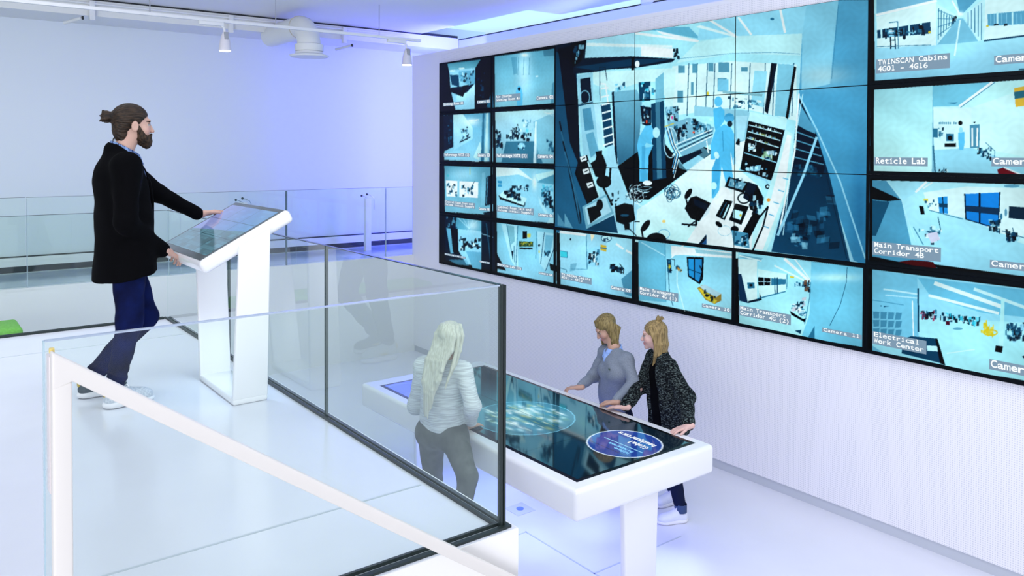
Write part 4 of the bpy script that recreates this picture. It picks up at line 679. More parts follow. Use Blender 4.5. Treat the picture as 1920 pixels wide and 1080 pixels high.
for (i, j), ds in DESC.items():
    x0, x1 = VX0+i*CW_, VX0+(i+1)*CW_; z1, z0 = VZ0-j*CH_, VZ0-(j+1)*CH_
    big = i in (2, 3, 4) and j < 3
    lt, rt, tp_, bt = (.004, .004, .004, .004) if big else (.022, .022, .030, .030)
    if i == 0: lt = .03
    if j == 0 and not big: tp_ = .02
    t = thing('video_display', 'wall display showing '+ds, 'display', ((x0+x1)/2, YW, (z0+z1)/2), 'displays of the video wall')
    part(MB().box((x0+.0008, YW-.035, z0+.0008), (x1-.0008, YW-.001, z1-.0008)), 'housing', BEZ, t, smooth=False)
    a, b, cz0, cz1 = x0+lt, x1-rt, z0+bt, z1-tp_
    # screen grid, denser where the display is nearer
    u0, _ = project((a, YW, z0)); u1, _ = project((b, YW, z0)); nx = int(min(330, (u1-u0)*1.25)); nz = int(nx*(cz1-cz0)/(b-a))
    gx, gz = np.meshgrid(np.linspace(a, b, nx+1), np.linspace(cz0, cz1, nz+1)); P = np.stack([gx.ravel(), np.full(gx.size, YW-.0362), gz.ravel()], 1)
    u, v = project(P); dcol = cv.sample(u, v)
    rx, rz = (gx.ravel()-(a+b)/2)/((b-a)/2), (gz.ravel()-(cz0+cz1)/2)/((cz1-cz0)/2)
    if big: rx = (gx.ravel()-(VX0+3.5*CW_))/(1.5*CW_); rz = (gz.ravel()-(VZ0-1.5*CH_))/(1.5*CH_)
    f_ = 1-.20*np.clip(rx*rx*.6+rz*rz*.5-.1, 0, 1); X_, Z_ = gx.ravel(), gz.ravel()
    f_ = f_*(1+.045*np.sin(X_*9+2*np.sin(Z_*7))*np.sin(Z_*11+X_*4)+.02*np.sin(X_*47+3*np.sin(Z_*31))*np.sin(Z_*53+2*np.sin(X_*37)))
    dcol = np.clip((dcol-.52)*1.2+.52, 0, 1)*f_[:, None]*np.array([.97, 1, 1.02]); col = lin(dcol); I = np.arange(gx.size).reshape(nz+1, nx+1)
    Fq = np.stack([I[:-1, :-1], I[:-1, 1:], I[1:, 1:], I[1:, :-1]], -1).reshape(-1, 4)
    scn = new_obj('screen', P, Fq, PICM, loc=BASES[t.name], cols=col); scn.location = (0, 0, 0); scn.parent = t
    for tx, px0, py0, px1, py1 in CAPS.get((i, j), []):
        A, B_ = at((px0+px1)/2, (py0+py1)/2, 1, YW-.037), None
        sl_ = ((py0+py1)/2-274)/((px0+px1)/2+196); hp = (py1-py0)-abs(sl_)*(px1-px0); L = at(px0, (py0+py1)/2-sl_*(px1-px0)/2, 1, YW-.037); Rr = at(px1, (py0+py1)/2+sl_*(px1-px0)/2, 1, YW-.037)
        T_ = at((px0+px1)/2, (py0+py1)/2-hp/2, 1, YW-.037); B2 = at((px0+px1)/2, (py0+py1)/2+hp/2, 1, YW-.037)
        bx0, bx1, bz1, bz0 = max(L[0], a+.004), min(Rr[0], b-.002), T_[2], B2[2]; bz0 = max(bz0, cz0+.004)
        V2, F2 = rect2(bx0, bz0, bx1, bz1); sb = flat('caption', V2, F2, YW-.0375, CAPBOX, t, scn)
        n = max(len(q) for q in tx); cwid = (bx1-bx0)*.96/(n+.3); lh = (bz1-bz0)*.94/len(tx)
        
        for li, ln_ in enumerate(tx):
            V2, F2 = letters([ln_], bx0+(bx1-bx0)*.03, bz1-(bz1-bz0)*.02-lh*li, cwid, lh, .93, hs=min(lh*1.12, cwid*2.1)); flat('caption_lettering', V2, F2, YW-.0385, CAPTX, t, scn)

# ---------------------------------------------------------------- table screen
TSX0, TSX1, TSY0, TSY1 = -6.17, -3.64, 3.285, 4.39
part(MB().box((TSX0, TSY0, TZ-.01), (TSX1, TSY1, TZ+.0015), .001), 'screen_frame', M('black_glass_frame', (.002, .003, .005), .2, ior=1.25), T)
ct = Canvas(0, 0, 520, 230)      # 200 px per metre: x from TSX0, y from TSY1 down
ct.poly([(0, 0), (520, 0), (520, 230), (0, 230)], G(10, 26, 40)); ct.poly([(0, 110), (140, 110), (140, 230), (0, 230)], G(50, 70, 190), c2=G(70, 95, 215)); ct.soft(230, 110, 120, 75, G(52, 118, 142), .95); ct.soft(430, 90, 90, 70, G(12, 32, 48), .8)
ct.soft(35, 60, 40, 60, G(18, 45, 60), .8)
def tp2(u, v): q = at(u, v, 2, TZ+.003); return ((q[0]-TSX0)*200, (TSY1-q[1])*200)
gc_ = tp2(983, 782); r_ = random.Random(3)
ct.ell(gc_[0], gc_[1], 76, 76, G(70, 140, 170), .5)
for i in range(150):
    a, q = r_.random()*2*PI, 62*math.sqrt(r_.random()); ct.soft(gc_[0]+q*math.cos(a), gc_[1]+q*math.sin(a), r_.uniform(2, 12), r_.uniform(1, 5), [G(190, 232, 240), G(50, 130, 160), G(90, 130, 110), G(235, 250, 250), G(170, 180, 120), G(235, 250, 250)][i % 6], .6)
ct.soft(gc_[0]-18, gc_[1]-15, 16, 12, G(240, 255, 240), .7); ct.ring(gc_[0], gc_[1], 77, 77, 1.6, G(120, 200, 235), .9)
lc_ = tp2(768, 732); ct.ring(lc_[0], lc_[1], 44, 44, 1.3, G(150, 175, 245), .8)
cc_ = tp2(1171, 831); ct.ell(cc_[0], cc_[1], 52, 52, G(40, 85, 165), 1); ct.ell(cc_[0], cc_[1], 50, 50, G(32, 62, 150), .9); ct.ring(cc_[0], cc_[1], 52, 52, 2.0, G(225, 240, 255), 1); ct.blur(1)
for x in (tp2(1054, 827)[0], ): ct.line([(x, 0), (x, 230)], 1.6, G(2, 4, 8), .9)
ct.line([(0, 112), (520, 112)], .8, G(2, 6, 10), .6)
gx, gy = np.meshgrid(np.linspace(TSX0+.03, TSX1-.03, 430), np.linspace(TSY0+.03, TSY1-.03, 190)); P = np.stack([gx.ravel(), gy.ravel(), np.full(gx.size, TZ+.0022)], 1)
col = lin(ct.sample((gx.ravel()-TSX0)*200, (TSY1-gy.ravel())*200)); I = np.arange(gx.size).reshape(190, 430); Fq = np.stack([I[:-1, :-1], I[:-1, 1:], I[1:, 1:], I[1:, :-1]], -1).reshape(-1, 4)
TSM = attr_mat('glossy_table_screen', .05, emit=.9, spec=.5, ior=2.5)
ts = new_obj('screen', P, Fq, TSM, loc=BASES[T.name], cols=col); ts.location = (0, 0, 0); ts.parent = T
def tflat(name, lines, ccx, ccy, cw, lh, mat):
    n = max(len(q) for q in lines); V2, F2 = letters(lines, -n*cw/2, 0, cw, lh, .95)
    V = np.stack([ccx-V2[:, 0], ccy-V2[:, 1], np.full(len(V2), TZ+.0032)], 1); o = new_obj(name, V, F2, mat, loc=BASES[T.name]); o.location = (0, 0, 0); o.parent = ts
cx_, cy_ = TSX0+cc_[0]/200, TSY1-cc_[1]/200
tflat('title_text', ['Global', 'headquarters'], cx_-.01, cy_+.02, .029, .072, CAPTX)
tflat('place_text', ['Veldhoven', 'The Netherlands'], cx_+.04, cy_-.135, .0155, .040, glow('cyan_letters', (.25, .65, 1), 1.0))
part(MB().box((cx_-.17, cy_-.032, TZ+.0022), (cx_+.20, cy_-.026, TZ+.0030)), 'divider_line', glow('cyan_line', (.35, .75, 1), .9), T, sub=ts)

# ---------------------------------------------------------------- kiosk screen
ck = Canvas(0, 0, 300, 190); ck.poly([(0, 0), (300, 0), (300, 190), (0, 190)], G(28, 74, 92)); r_ = random.Random(9); y = 0
while y < 190:
    h = r_.uniform(9, 16); x = -r_.uniform(0, 20)
    while x < 300:
        w_ = r_.uniform(18, 44); q = r_.uniform(.6, 1.25); ck.poly([(x, y), (x+w_-2, y), (x+w_-2, y+h-2), (x, y+h-2)], tuple(min(1, k*q) for k in G(50, 108, 125)), .8); x += w_
    y += h
ck.blur(2)
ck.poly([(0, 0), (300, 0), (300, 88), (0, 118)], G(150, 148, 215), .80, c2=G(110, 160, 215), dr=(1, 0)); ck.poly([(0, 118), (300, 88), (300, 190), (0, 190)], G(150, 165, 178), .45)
for q in (100, 200): ck.line([(q, 0), (q, 190)], 1.5, G(8, 20, 28), .8)
for q in (63, 126): ck.line([(0, q), (300, q)], 1.5, G(8, 20, 28), .8)
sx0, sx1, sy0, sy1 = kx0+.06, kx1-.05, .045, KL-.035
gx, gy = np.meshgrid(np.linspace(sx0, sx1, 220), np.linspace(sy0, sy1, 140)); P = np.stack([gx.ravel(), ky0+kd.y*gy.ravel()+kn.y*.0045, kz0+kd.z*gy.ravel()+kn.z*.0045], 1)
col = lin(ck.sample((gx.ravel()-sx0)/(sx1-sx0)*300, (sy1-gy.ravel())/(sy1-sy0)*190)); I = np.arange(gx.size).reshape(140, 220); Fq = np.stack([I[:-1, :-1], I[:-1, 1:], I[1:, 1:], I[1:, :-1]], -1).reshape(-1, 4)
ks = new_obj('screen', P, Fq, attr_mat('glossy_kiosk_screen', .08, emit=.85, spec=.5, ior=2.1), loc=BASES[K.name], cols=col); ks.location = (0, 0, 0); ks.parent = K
# ================================================================ people
# implicit surfaces: each primitive is a function of points (N,3); a body or garment is their smooth union, meshed by surface nets
def n_(v): v = np.asarray(v, float); return v/np.linalg.norm(v)
A_ = lambda *v: np.array(v, float)
class Pr:
    def __init__(s, f, lo, hi, k=None, sub=False): s.f, s.lo, s.hi, s.k, s.sub = f, np.array(lo), np.array(hi), k, sub
def cap(a, b, ra, rb=None, ax=None, s=1.0, k=None, sub=False):
    """tapered capsule; along the unit vector ax it is 1/s times as wide"""
    a, b = A_(*a), A_(*b); rb = ra if rb is None else rb
    if ax is not None: ax = n_(ax)
    def T(P): return P if ax is None else P - np.outer(P@ax, ax)*(1-s) if P.ndim == 2 else P - (P@ax)*ax*(1-s)
    a2, b2 = T(a), T(b); ba = b2-a2; L = max(ba@ba, 1e-9)
    def f(P):
        p = T(P)-a2; h = np.clip(p@ba/L, 0, 1)
        return np.linalg.norm(p-h[:, None]*ba, axis=1)-(ra+(rb-ra)*h)
    m = max(ra, rb)/min(s, 1)
    return Pr(f, np.minimum(a, b)-m, np.maximum(a, b)+m, k, sub)
def ell(c, r, fr=None, k=None, sub=False):
    c = A_(*c); r = A_(*r); fr = np.eye(3) if fr is None else np.array(fr)
    def f(P):
        q = (P-c)@fr.T; k0 = np.linalg.norm(q/r, axis=1); k1 = np.linalg.norm(q/(r*r), axis=1)
        return k0*(k0-1)/np.maximum(k1, 1e-6)
    m = r.max(); return Pr(f, c-m, c+m, k, sub)
def rbox(c, h, rr, fr=None, k=None, sub=False):
    c = A_(*c); h = A_(*h); fr = np.eye(3) if fr is None else np.array(fr)
    def f(P):
        q = np.abs((P-c)@fr.T)-h+rr
        return np.linalg.norm(np.maximum(q, 0), axis=1)+np.minimum(q.max(axis=1), 0)-rr
    m = np.linalg.norm(h); return Pr(f, c-m, c+m, k, sub)
def plane(c, nrm, k=None):
    """cuts away everything on the side the normal points to"""
    c = A_(*c); nrm = n_(nrm)
    return Pr(lambda P: -((P-c)@nrm), c, c, k, True)
def poly(pts, rs, **kw):
    if not isinstance(rs, (list, tuple)): rs = [rs]*len(pts)
    return [cap(pts[i], pts[i+1], rs[i], rs[i+1], **kw) for i in range(len(pts)-1)]
def field(prims, P, k0, disp):
    d = np.full(len(P), 9.0, np.float32)
    for p in prims:
        q = p.f(P); k = k0 if p.k is None else p.k
        if p.sub:
            q = -q; h = np.maximum(k-np.abs(d-q), 0)/max(k, 1e-6); d = np.maximum(d, q)+h*h*k*.25
        else:
            h = np.maximum(k-np.abs(d-q), 0)/max(k, 1e-6); d = np.minimum(d, q)-h*h*k*.25
    if disp is not None: d = d+disp(P)
    return d
def surf(prims, vox, k=.02, disp=None):
    pos = [p for p in prims if not p.sub]
    lo = np.min([p.lo for p in pos], axis=0)-.03; hi = np.max([p.hi for p in pos], axis=0)+.03
    nb = np.ceil((hi-lo)/(4*vox)).astype(int); n = nb*4
    ctr = [lo[i]+(np.arange(nb[i])+.5)*4*vox-vox*.5 for i in range(3)]
    G = np.stack(np.meshgrid(*ctr, indexing='ij'), -1).reshape(-1, 3)
    dc = field(prims, G, k, None).reshape(nb); act = np.abs(dc) < 6.2*vox+.012
    V = np.repeat(np.repeat(np.repeat(dc, 4, 0), 4, 1), 4, 2).astype(np.float32)
    m = np.repeat(np.repeat(np.repeat(act, 4, 0), 4, 1), 4, 2); I = np.argwhere(m)
    V[m] = field(prims, lo+I*vox, k, disp)
    V[0] = V[-1] = 1; V[:, 0] = V[:, -1] = 1; V[:, :, 0] = V[:, :, -1] = 1
    S = V < 0; cnt = sum(S[i:n[0]-1+i, j:n[1]-1+j, l:n[2]-1+l].astype(np.int8) for i in (0, 1) for j in (0, 1) for l in (0, 1))
    cells = np.argwhere((cnt > 0) & (cnt < 8)); idx = np.full(n-1, -1, np.int64); idx[tuple(cells.T)] = np.arange(len(cells))
    off = np.array([(i, j, l) for i in (0, 1) for j in (0, 1) for l in (0, 1)])
    cv = np.stack([V[tuple((cells+o).T)] for o in off], 1); acc = np.zeros((len(cells), 3)); num = np.zeros(len(cells))
    for a in range(8):
        for b in range(a+1, 8):
            if np.abs(off[a]-off[b]).sum() != 1: continue
            va, vb = cv[:, a], cv[:, b]; c = (va < 0) != (vb < 0); t = np.where(c, va/np.where(c, va-vb, 1), 0)
            acc += np.where(c[:, None], off[a]+t[:, None]*(off[b]-off[a]), 0); num += c
    verts = lo+(cells+acc/num[:, None])*vox; F = []
    for ax in range(3):
        e = [0, 0, 0]; e[ax] = 1; sl = tuple(slice(0, n[i]-e[i]) for i in range(3)); s2 = tuple(slice(e[i], n[i]) for i in range(3))
        ch = S[sl] != S[s2]; E = np.argwhere(ch); b, c = [(1, 2), (2, 0), (0, 1)][ax]
        ok = (E[:, b] > 0) & (E[:, c] > 0) & (E[:, b] < n[b]-1) & (E[:, c] < n[c]-1); E = E[ok]
        def cell(db, dc_): q = E.copy(); q[:, b] -= db; q[:, c] -= dc_; return idx[tuple(q.T)]
        Q = np.stack([cell(1, 1), cell(0, 1), cell(0, 0), cell(1, 0)], 1)
        fl = ~S[tuple(E.T)]; Q[fl] = Q[fl][:, ::-1]; F.append(Q)
    F = np.concatenate(F); F = F[(F >= 0).all(1)]
    return verts, F
def join(*ms):
    V, F, o = [], [], 0
    for v, f in ms: V.append(v); F.append(f+o); o += len(v)
    return np.concatenate(V), np.concatenate(F)
def put(name, mesh, mat, th, sub=None, cols=None):
    o = new_obj(name, mesh[0], mesh[1], mat, loc=BASES[th.name], smooth=True, cols=cols); o.location = (0, 0, 0); o.parent = sub or th; return o
def fold(amp, fx, fy, fz, ph=0):
    def f(P): return amp*np.sin(P[:, 0]*fx+P[:, 2]*fz+ph+1.7*np.sin(P[:, 2]*9+P[:, 1]*7))*np.sin(P[:, 1]*fy+P[:, 2]*fz*.7+ph*2+1.3*np.sin(P[:, 0]*8))
    return f
def frame(f, u=(0, 0, 1)):
    f = n_(f); r = n_(np.cross(f, u)); u2 = np.cross(r, f); return r, f, u2      # right, forward, up
class Head:
    """local head space: x right, y forward, z up, origin between the ears at eye level"""
    def __init__(s, c, fwd, up=(0, 0, 1), size=1.0, female=False):
        s.c = A_(*c); s.r, s.f, s.u = frame(fwd, up); s.s = size; s.fr = np.array([s.r, s.f, s.u]); s.fem = female
    def p(s, x, y, z): return s.c+(s.r*x+s.f*y+s.u*z)*s.s
    def e(s, x, y, z, a, b, c, **k): return ell(s.p(x, y, z), A_(a, b, c)*s.s, s.fr, **k)
    def cp(s, a, b, ra, rb=None, **k): return cap(s.p(*a), s.p(*b), ra*s.s, (ra if rb is None else rb)*s.s, **k)
    def skin(s, neck):
        j = .9 if s.fem else 1.0
        L = [s.e(0, -.018, .034, .073, .094, .080), s.e(0, .022, -.020, .060, .068, .075), s.e(0, .034, -.058, .048*j, .050, .048), s.e(0, .068, -.096, .022*j, .021, .019, k=.02),
             s.e(.036, .052, -.034, .026, .030, .028), s.e(-.036, .052, -.034, .026, .030, .028),
             s.e(0, .078, .026, .048, .012, .012, k=.015), s.e(.031, .094, .001, .017, .016, .011, k=.010, sub=True), s.e(-.031, .094, .001, .017, .016, .011, k=.010, sub=True),
             s.cp((0, .085, .006), (0, .106, -.034), .0065, .0105, k=.012), s.e(.011, .098, -.038, .008, .009, .007, k=.006), s.e(-.011, .098, -.038, .008, .009, .007, k=.006),
             s.e(0, .085, -.062, .022, .010, .0050, k=.006), s.e(0, .084, -.0725, .019, .010, .0055, k=.006), s.e(0, .098, -.0675, .022, .006, .0018, k=.004, sub=True)]
        for q in (1, -1):
            L += [s.e(q*.074, -.008, -.012, .010, .020, .032, k=.006), s.e(q*.084, -.004, -.010, .006, .012, .020, k=.005, sub=True), s.e(q*.031, .0745, .001, .013, .013, .0125, k=.002)]
        L += [cap(s.p(0, -.022, -.07), neck, .050*(.88 if s.fem else 1.05), .060*(.88 if s.fem else 1.05), k=.03)]
        return L
    def cols(s, V, skin, lip, hairc, brow=True):
        q = (V-s.c)@s.fr.T/s.s; c = np.tile(A_(*skin), (len(V), 1))
        m = (np.abs(q[:, 0]) < .024) & (q[:, 1] > .075) & (np.abs(q[:, 2]+.0675) < .0115); c[m] = lip
        m = (np.hypot(np.abs(q[:, 0])-.036, q[:, 2]+.036) < .026) & (q[:, 1] > .04); c[m] = c[m]*.7+A_(*lip)*.3
        for sg in (1, -1):
            m = (np.abs(q[:, 0]-sg*.033) < .019) & (np.abs(q[:, 2]-.0215+abs(.0)) < .0042) & (q[:, 1] > .06)
            if brow: c[m] = hairc
            m = (np.abs(q[:, 0]-sg*.031) < .013) & (np.abs(q[:, 2]-.001) < .0065) & (q[:, 1] > .07); c[m] = (.26, .26, .27)
            m = (np.hypot(q[:, 0]-sg*.031, q[:, 2]-.001) < .0058) & (q[:, 1] > .07); c[m] = (.03, .04, .05)
            m = (np.abs(q[:, 0]-sg*.031) < .015) & (np.abs(q[:, 2]-.0085) < .0022) & (q[:, 1] > .068); c[m] = (.06, .04, .03)
            m = (np.hypot(q[:, 0]-sg*.010, q[:, 2]+.045) < .004) & (q[:, 1] > .09); c[m] = A_(*skin)*.35
        return c
def hand(w, d, nrm, thumb, curl=(.25, .35, .25), size=1.0, spread=.07, tc=.5, curls=None):
    """w wrist, d towards the fingers, nrm out of the back of the hand, thumb = +1/-1 side along cross(d, nrm)"""
    d = n_(d); nrm = n_(nrm-np.dot(nrm, d)*d); sd = np.cross(d, nrm)*thumb; w = A_(*w)
    L = [cap(w-d*.03, w+d*.01, .024*size, .024*size, ax=sd, s=.8, k=.02)]
    for o, l in ((.030, .088), (.010, .092), (-.010, .088), (-.028, .080)):
        L.append(cap(w+sd*o*.55*size, w+(d*l*.92+sd*o)*size, .013*size, .0115*size, k=.014))
    for i, (o, l, r) in enumerate(((.030, .072, .0088), (.010, .080, .0092), (-.010, .074, .0088), (-.028, .060, .0078))):
        cu = curls[i] if curls else curl
        p = w+(d*.084+sd*o)*size; a = 0; dd = n_(d+sd*(spread*(1.5-i)))
        for q, fr in enumerate((.46, .30, .24)):
            a += cu[q]; v = dd*math.cos(a)-nrm*math.sin(a); p2 = p+v*l*fr*size
            L.append(cap(p, p2, r*(1-.08*q)*size, r*(.92-.08*q)*size, k=.004)); p = p2
    p = w+(d*.02+sd*.022)*size; v1 = n_(d*.75+sd*.7-nrm*.25*tc); p2 = p+v1*.040*size; v2 = n_(d*.95+sd*.35-nrm*.5*tc); p3 = p2+v2*.032*size; v3 = n_(d+sd*.1-nrm*.7*tc); p4 = p3+v3*.024*size
    L += [cap(p, p2, .014*size, .0115*size, k=.012), cap(p2, p3, .0105*size, .0098*size, k=.004), cap(p3, p4, .0098*size, .0082*size, k=.004)]
    return L
def shoe(th, heel, dirv, mats, pitch=0.0, size=1.0, name='shoe', accents=None, lab=None, soleh=.028):
    """heel = back of the sole on the ground; dirv = toe direction"""
    f = n_(dirv); r = n_(np.cross(f, (0, 0, 1))); u = np.cross(r, f); H = A_(*heel); L = .275*size
    P = lambda x, y, z: H+r*x*size+f*y*size+u*z*size
    fr = np.array([r, f, u])
    up = [cap(P(0, .05, .050), P(0, .05, .105), .038*size, .036*size, ax=r, s=1.05, k=.03), cap(P(0, .05, .045), P(-.003, .20, .040), .040*size, .038*size, k=.03), cap(P(0, .10, .085), P(0, .19, .045), .030*size, .028*size, ax=r, s=.8, k=.03),
          ell(P(0, .218, .042), A_(.044, .050, .032)*size, fr, k=.03), plane(P(0, 0, .014), -u, k=.004), ell(P(0, .045, .135), A_(.030, .034, .035)*size, fr, k=.006, sub=True)]
    so = [ell(P(0, .055, .018), A_(.041, .058, .028)*size, fr, k=.05), ell(P(.002, .20, .016), A_(.050, .075, .026)*size, fr, k=.05), cap(P(0, .05, .016), P(0, .2, .016), .024*size, .024*size, ax=r, s=.62, k=.03),
          plane(P(0, 0, 0), -u, k=.002), plane(P(0, 0, soleh), u, k=.004)]
    s = put(name, surf(up, .0045*size, k=.02), mats[0], th)
    if lab: s['label'] = lab
    put('sole', surf(so, .0045*size, k=.02), mats[1], th, sub=s)
    mb = MB()
    for q in range(5):
        y = .115+q*.018; z = .104-q*.0095
        mb.tube([P(-.026, y, z-.012), P(-.012, y+.004, z+.002), P(.012, y-.002, z+.002), P(.026, y+.004, z-.012)], .0032*size, 6)
    mb.tube([P(0, .115, .108), P(.022, .12, .122), P(.034, .13, .108), P(.012, .118, .106)], .0026*size, 6); mb.tube([P(0, .115, .108), P(-.022, .11, .124), P(-.036, .12, .110)], .0026*size, 6)
    part(mb, 'laces', mats[2], th, sub=s)
    if accents:
        put('heel_tab', surf([ell(P(0, .012, .085), A_(.022, .012, .028)*size, fr)], .004), accents, th, sub=s)
        for q in (1, -1): put('side_stripe', surf([cap(P(q*.036, .10, .050), P(q*.034, .16, .052), .011*size, .009*size)], .004), accents, th, sub=s)
        put('toe_patch', surf([ell(P(0, .245, .050), A_(.024, .020, .014)*size, fr)], .004), accents, th, sub=s)
    return s
def limb(a, b, c, r, **k): return [cap(a, b, r[0], r[1], **k), cap(b, c, r[1], r[2], **k)]
def mixp(a, b, t): return A_(*a)*(1-t)+A_(*b)*t
SKINM = attr_mat('skin', .5, spec=.35)
SHW = M('white_shoe_leather', (.70, .73, .85), .5); SHS = M('white_rubber', (.78, .78, .82), .6); LACE = M('white_laces', (.85, .85, .9), .8)

# ---------------------------------------------------------------- man at the kiosk
HAIRM = noise_mat('dark_brown_hair', (.006, .0035, .002), (.040, .022, .011), 55, .5, stretch=(1.2, .35, 1.6), bump=.6, spec=.3)
m = thing('person', 'bearded man with dark hair bun, black blazer and blue jeans leaning on the kiosk', 'person', (-5.3, 1.05, 0))
hd = Head((-5.35, 1.158, 1.676), (.02, 1, -.03), size=1.03)
R_ = A_(1, 0, 0); F_ = A_(0, 1, 0)
neck = A_(-5.35, 1.085, 1.49); chest = A_(-5.35, 1.085, 1.34); waist = A_(-5.34, 1.10, 1.10); pel = A_(-5.33, 1.10, .92)
shR, shL = A_(-5.16, 1.075, 1.425), A_(-5.54, 1.12, 1.425)
elR, elL = A_(-5.09, 1.055, 1.10), A_(-5.62, 1.36, 1.235)
wrR, wrL = A_(-5.27, 1.30, .905), A_(-5.72, 1.635, 1.085)
hipR, hipL = A_(-5.23, 1.09, .90), A_(-5.43, 1.10, .90)
knR, knL = A_(-5.21, 1.10, .50), A_(-5.42, 1.235, .47)
anR, anL = A_(-5.20, 1.015, .10), A_(-5.49, .93, .12)
hv = surf(hd.skin(neck), .004, k=.014)
sc = (.56, .35, .28)
hc = hd.cols(hv[0], sc, (.50, .24, .22), (.03, .018, .01))
handR = surf(hand(wrR+(0, .03, -.012), (-.55, .62, -.38), (.25, .40, .88), -1, (.30, .55, .30), 1.06, spread=.14), .0034, k=.006)
handL = surf(hand(wrL+(-.005, .03, -.006), (-.10, .94, .10), (-.25, -.35, .9), 1, (.22, .12, .10), 1.06), .0034, k=.006)
body = surf([cap(pel, chest, .10, .12, ax=R_, s=.72), cap(shR, shL, .06), cap(chest, neck, .09, .06)] + limb(shR, elR, wrR, (.05, .04, .03)) + limb(shL, elL, wrL, (.05, .04, .03)) + limb(hipR, knR, anR, (.085, .055, .038)) + limb(hipL, knL, anL, (.085, .055, .038)), .012)
bc = np.tile(A_(*sc), (len(body[0]), 1)); c1 = np.tile(A_(*sc), (len(handR[0]), 1)); c2 = np.tile(A_(*sc), (len(handL[0]), 1))
put('body', join(hv, handR, handL, body), SKINM, m, cols=np.concatenate([hc, c1, c2, bc]))
# hair: swept back, tied in a bun
def strand(fr, amp, fq): 
    def f(P):
        q = (P-hd.c)@fr.T; a = np.arctan2(q[:, 0], q[:, 2]-.02); return amp*np.sin(a*fq+3*np.sin(q[:, 1]*20))
    return f
hp = [hd.e(0, -.024, .042, .082, .101, .084), hd.e(0, -.072, -.03, .056, .046, .068, k=.03), hd.e(0, -.058, -.085, .046, .028, .040, k=.03), hd.e(0, .078, -.02, .10, .070, .074, k=.012, sub=True), hd.e(.078, -.004, -.02, .020, .026, .04, k=.008, sub=True), hd.e(-.078, -.004, -.02, .020, .026, .04, k=.008, sub=True),
      hd.cp((0, -.10, .045), (0, -.135, .038), .022, .026, k=.02), hd.e(0, -.150, .040, .030, .030, .036, k=.01)]
rnd = random.Random(4)
for i in range(16):
    a = rnd.uniform(0, 2*PI); q = rnd.uniform(.6, 1)
    hp.append(hd.cp((0, -.15, .04), (math.cos(a)*.030*q, -.165-.018*rnd.random(), .04+math.sin(a)*.042*q), .010, .0045, k=.004))
put('hair', surf(hp, .004, k=.01, disp=strand(hd.fr, .0016, 34)), HAIRM, m)
mb = MB()
for i in range(9):
    x = rnd.uniform(-.03, .03); mb.tube([hd.p(x, -.085, -.06), hd.p(x, -.10-.01*rnd.random(), -.085), hd.p(x+.01, -.105-.03*rnd.random(), -.115-.02*rnd.random())], [.0015, .001, .0004], 5)
part(mb, 'loose_strands', HAIRM, m)
bp = [hd.e(0, .040, -.078, .054, .056, .040), hd.e(0, .074, -.108, .032, .028, .034, k=.03), hd.cp((.062, .012, -.02), (.050, .04, -.075), .014, .022, k=.02), hd.cp((-.062, .012, -.02), (-.050, .04, -.075), .014, .022, k=.02),
      hd.cp((.004, .098, -.054), (.024, .088, -.068), .0065, .006, k=.008), hd.cp((-.004, .098, -.054), (-.024, .088, -.068), .0065, .006, k=.008), hd.cp((.024, .088, -.066), (.03, .07, -.09), .007, .015, k=.01), hd.cp((-.024, .088, -.066), (-.03, .07, -.09), .007, .015, k=.01),
      hd.e(0, .104, -.0685, .018, .014, .007, k=.005, sub=True)]
put('beard', surf(bp, .004, k=.01, disp=lambda P: .0018*np.sin(P[:, 0]*260+P[:, 2]*60)*np.sin(P[:, 1]*240+P[:, 2]*90)), noise_mat('beard_hair', (.009, .005, .003), (.060, .032, .016), 120, .6, stretch=(1, 1, .3), bump=.5), m)
# shirt with collar
shirt = noise_mat('blue_patterned_shirt', (.008, .014, .05), (.10, .20, .42), 70, .7, stretch=(1, 1, 3), lo=.5, hi=.62)
sp = [cap(waist, chest, .118, .138, ax=R_, s=.76), cap(chest, neck-(0, 0, .02), .11, .062, ax=R_, s=.85, k=.04)]
put('shirt', surf(sp, .008, k=.03), shirt, m)
def collar(c, rx, ry, zf, zb, h, fr, name, mat, th, wings=True, hb=None):
    """turned collar: two sheets from the nape round to the throat, fr = (right, forward)"""
    r, f = A_(*fr[0]), A_(*fr[1]); c = A_(*c); L = []; N = 22
    q = [c+r*rx*math.sin(a)+f*ry*math.cos(a)+A_(0, 0, zf+(zb-zf)*(.5-.5*math.cos(a))) for a in np.linspace(-.12, -2*PI+.12, N)]
    for i in range(N-1):
        for t in (0, .33, .66, 1.0):
            o = (q[i]-c)*A_(1, 1, 0)*.16*(t); o2 = (q[i+1]-c)*A_(1, 1, 0)*.16*t
            L.append(cap(q[i]+o+(0, 0, -h*t), q[i+1]+o2+(0, 0, -h*t), .0052, k=.004))
    if wings:
        for s_, e in ((1, 0), (-1, N-1)):
            p = q[e]; L += [cap(p+A_(0, 0, -h*.3), p+f*.028-r*s_*-.018*(-1 if e else 1)*(-1)+A_(0, 0, -h-.022), .008, .004, k=.006)]
    return put(name, surf(L, .004, k=.004), mat, th)
cmat = noise_mat('blue_striped_collar', (.015, .03, .12), (.20, .32, .60), 90, .7, stretch=(1, 2, .3), lo=.45, hi=.55)
collar((-5.35, 1.108, 0), .068, .078, 1.487, 1.572, .034, (R_, F_), 'shirt_collar', cmat, m)
jk = M('black_wool', (.0016, .0016, .0024), .9, spec=.06)
jp = [cap(A_(-5.34, 1.10, 1.08), A_(-5.35, 1.085, 1.33), .150, .158, ax=R_, s=.80, k=.05), cap(A_(-5.335, 1.10, .72), A_(-5.34, 1.10, 1.10), .184, .152, ax=R_, s=.76, k=.05), cap(shR+(-.01, 0, .0), shL+(.01, 0, 0), .078, .078, k=.06), cap(chest+(0, -.02, .05), neck+(0, -.030, .025), .10, .064, ax=R_, s=.8, k=.06)]
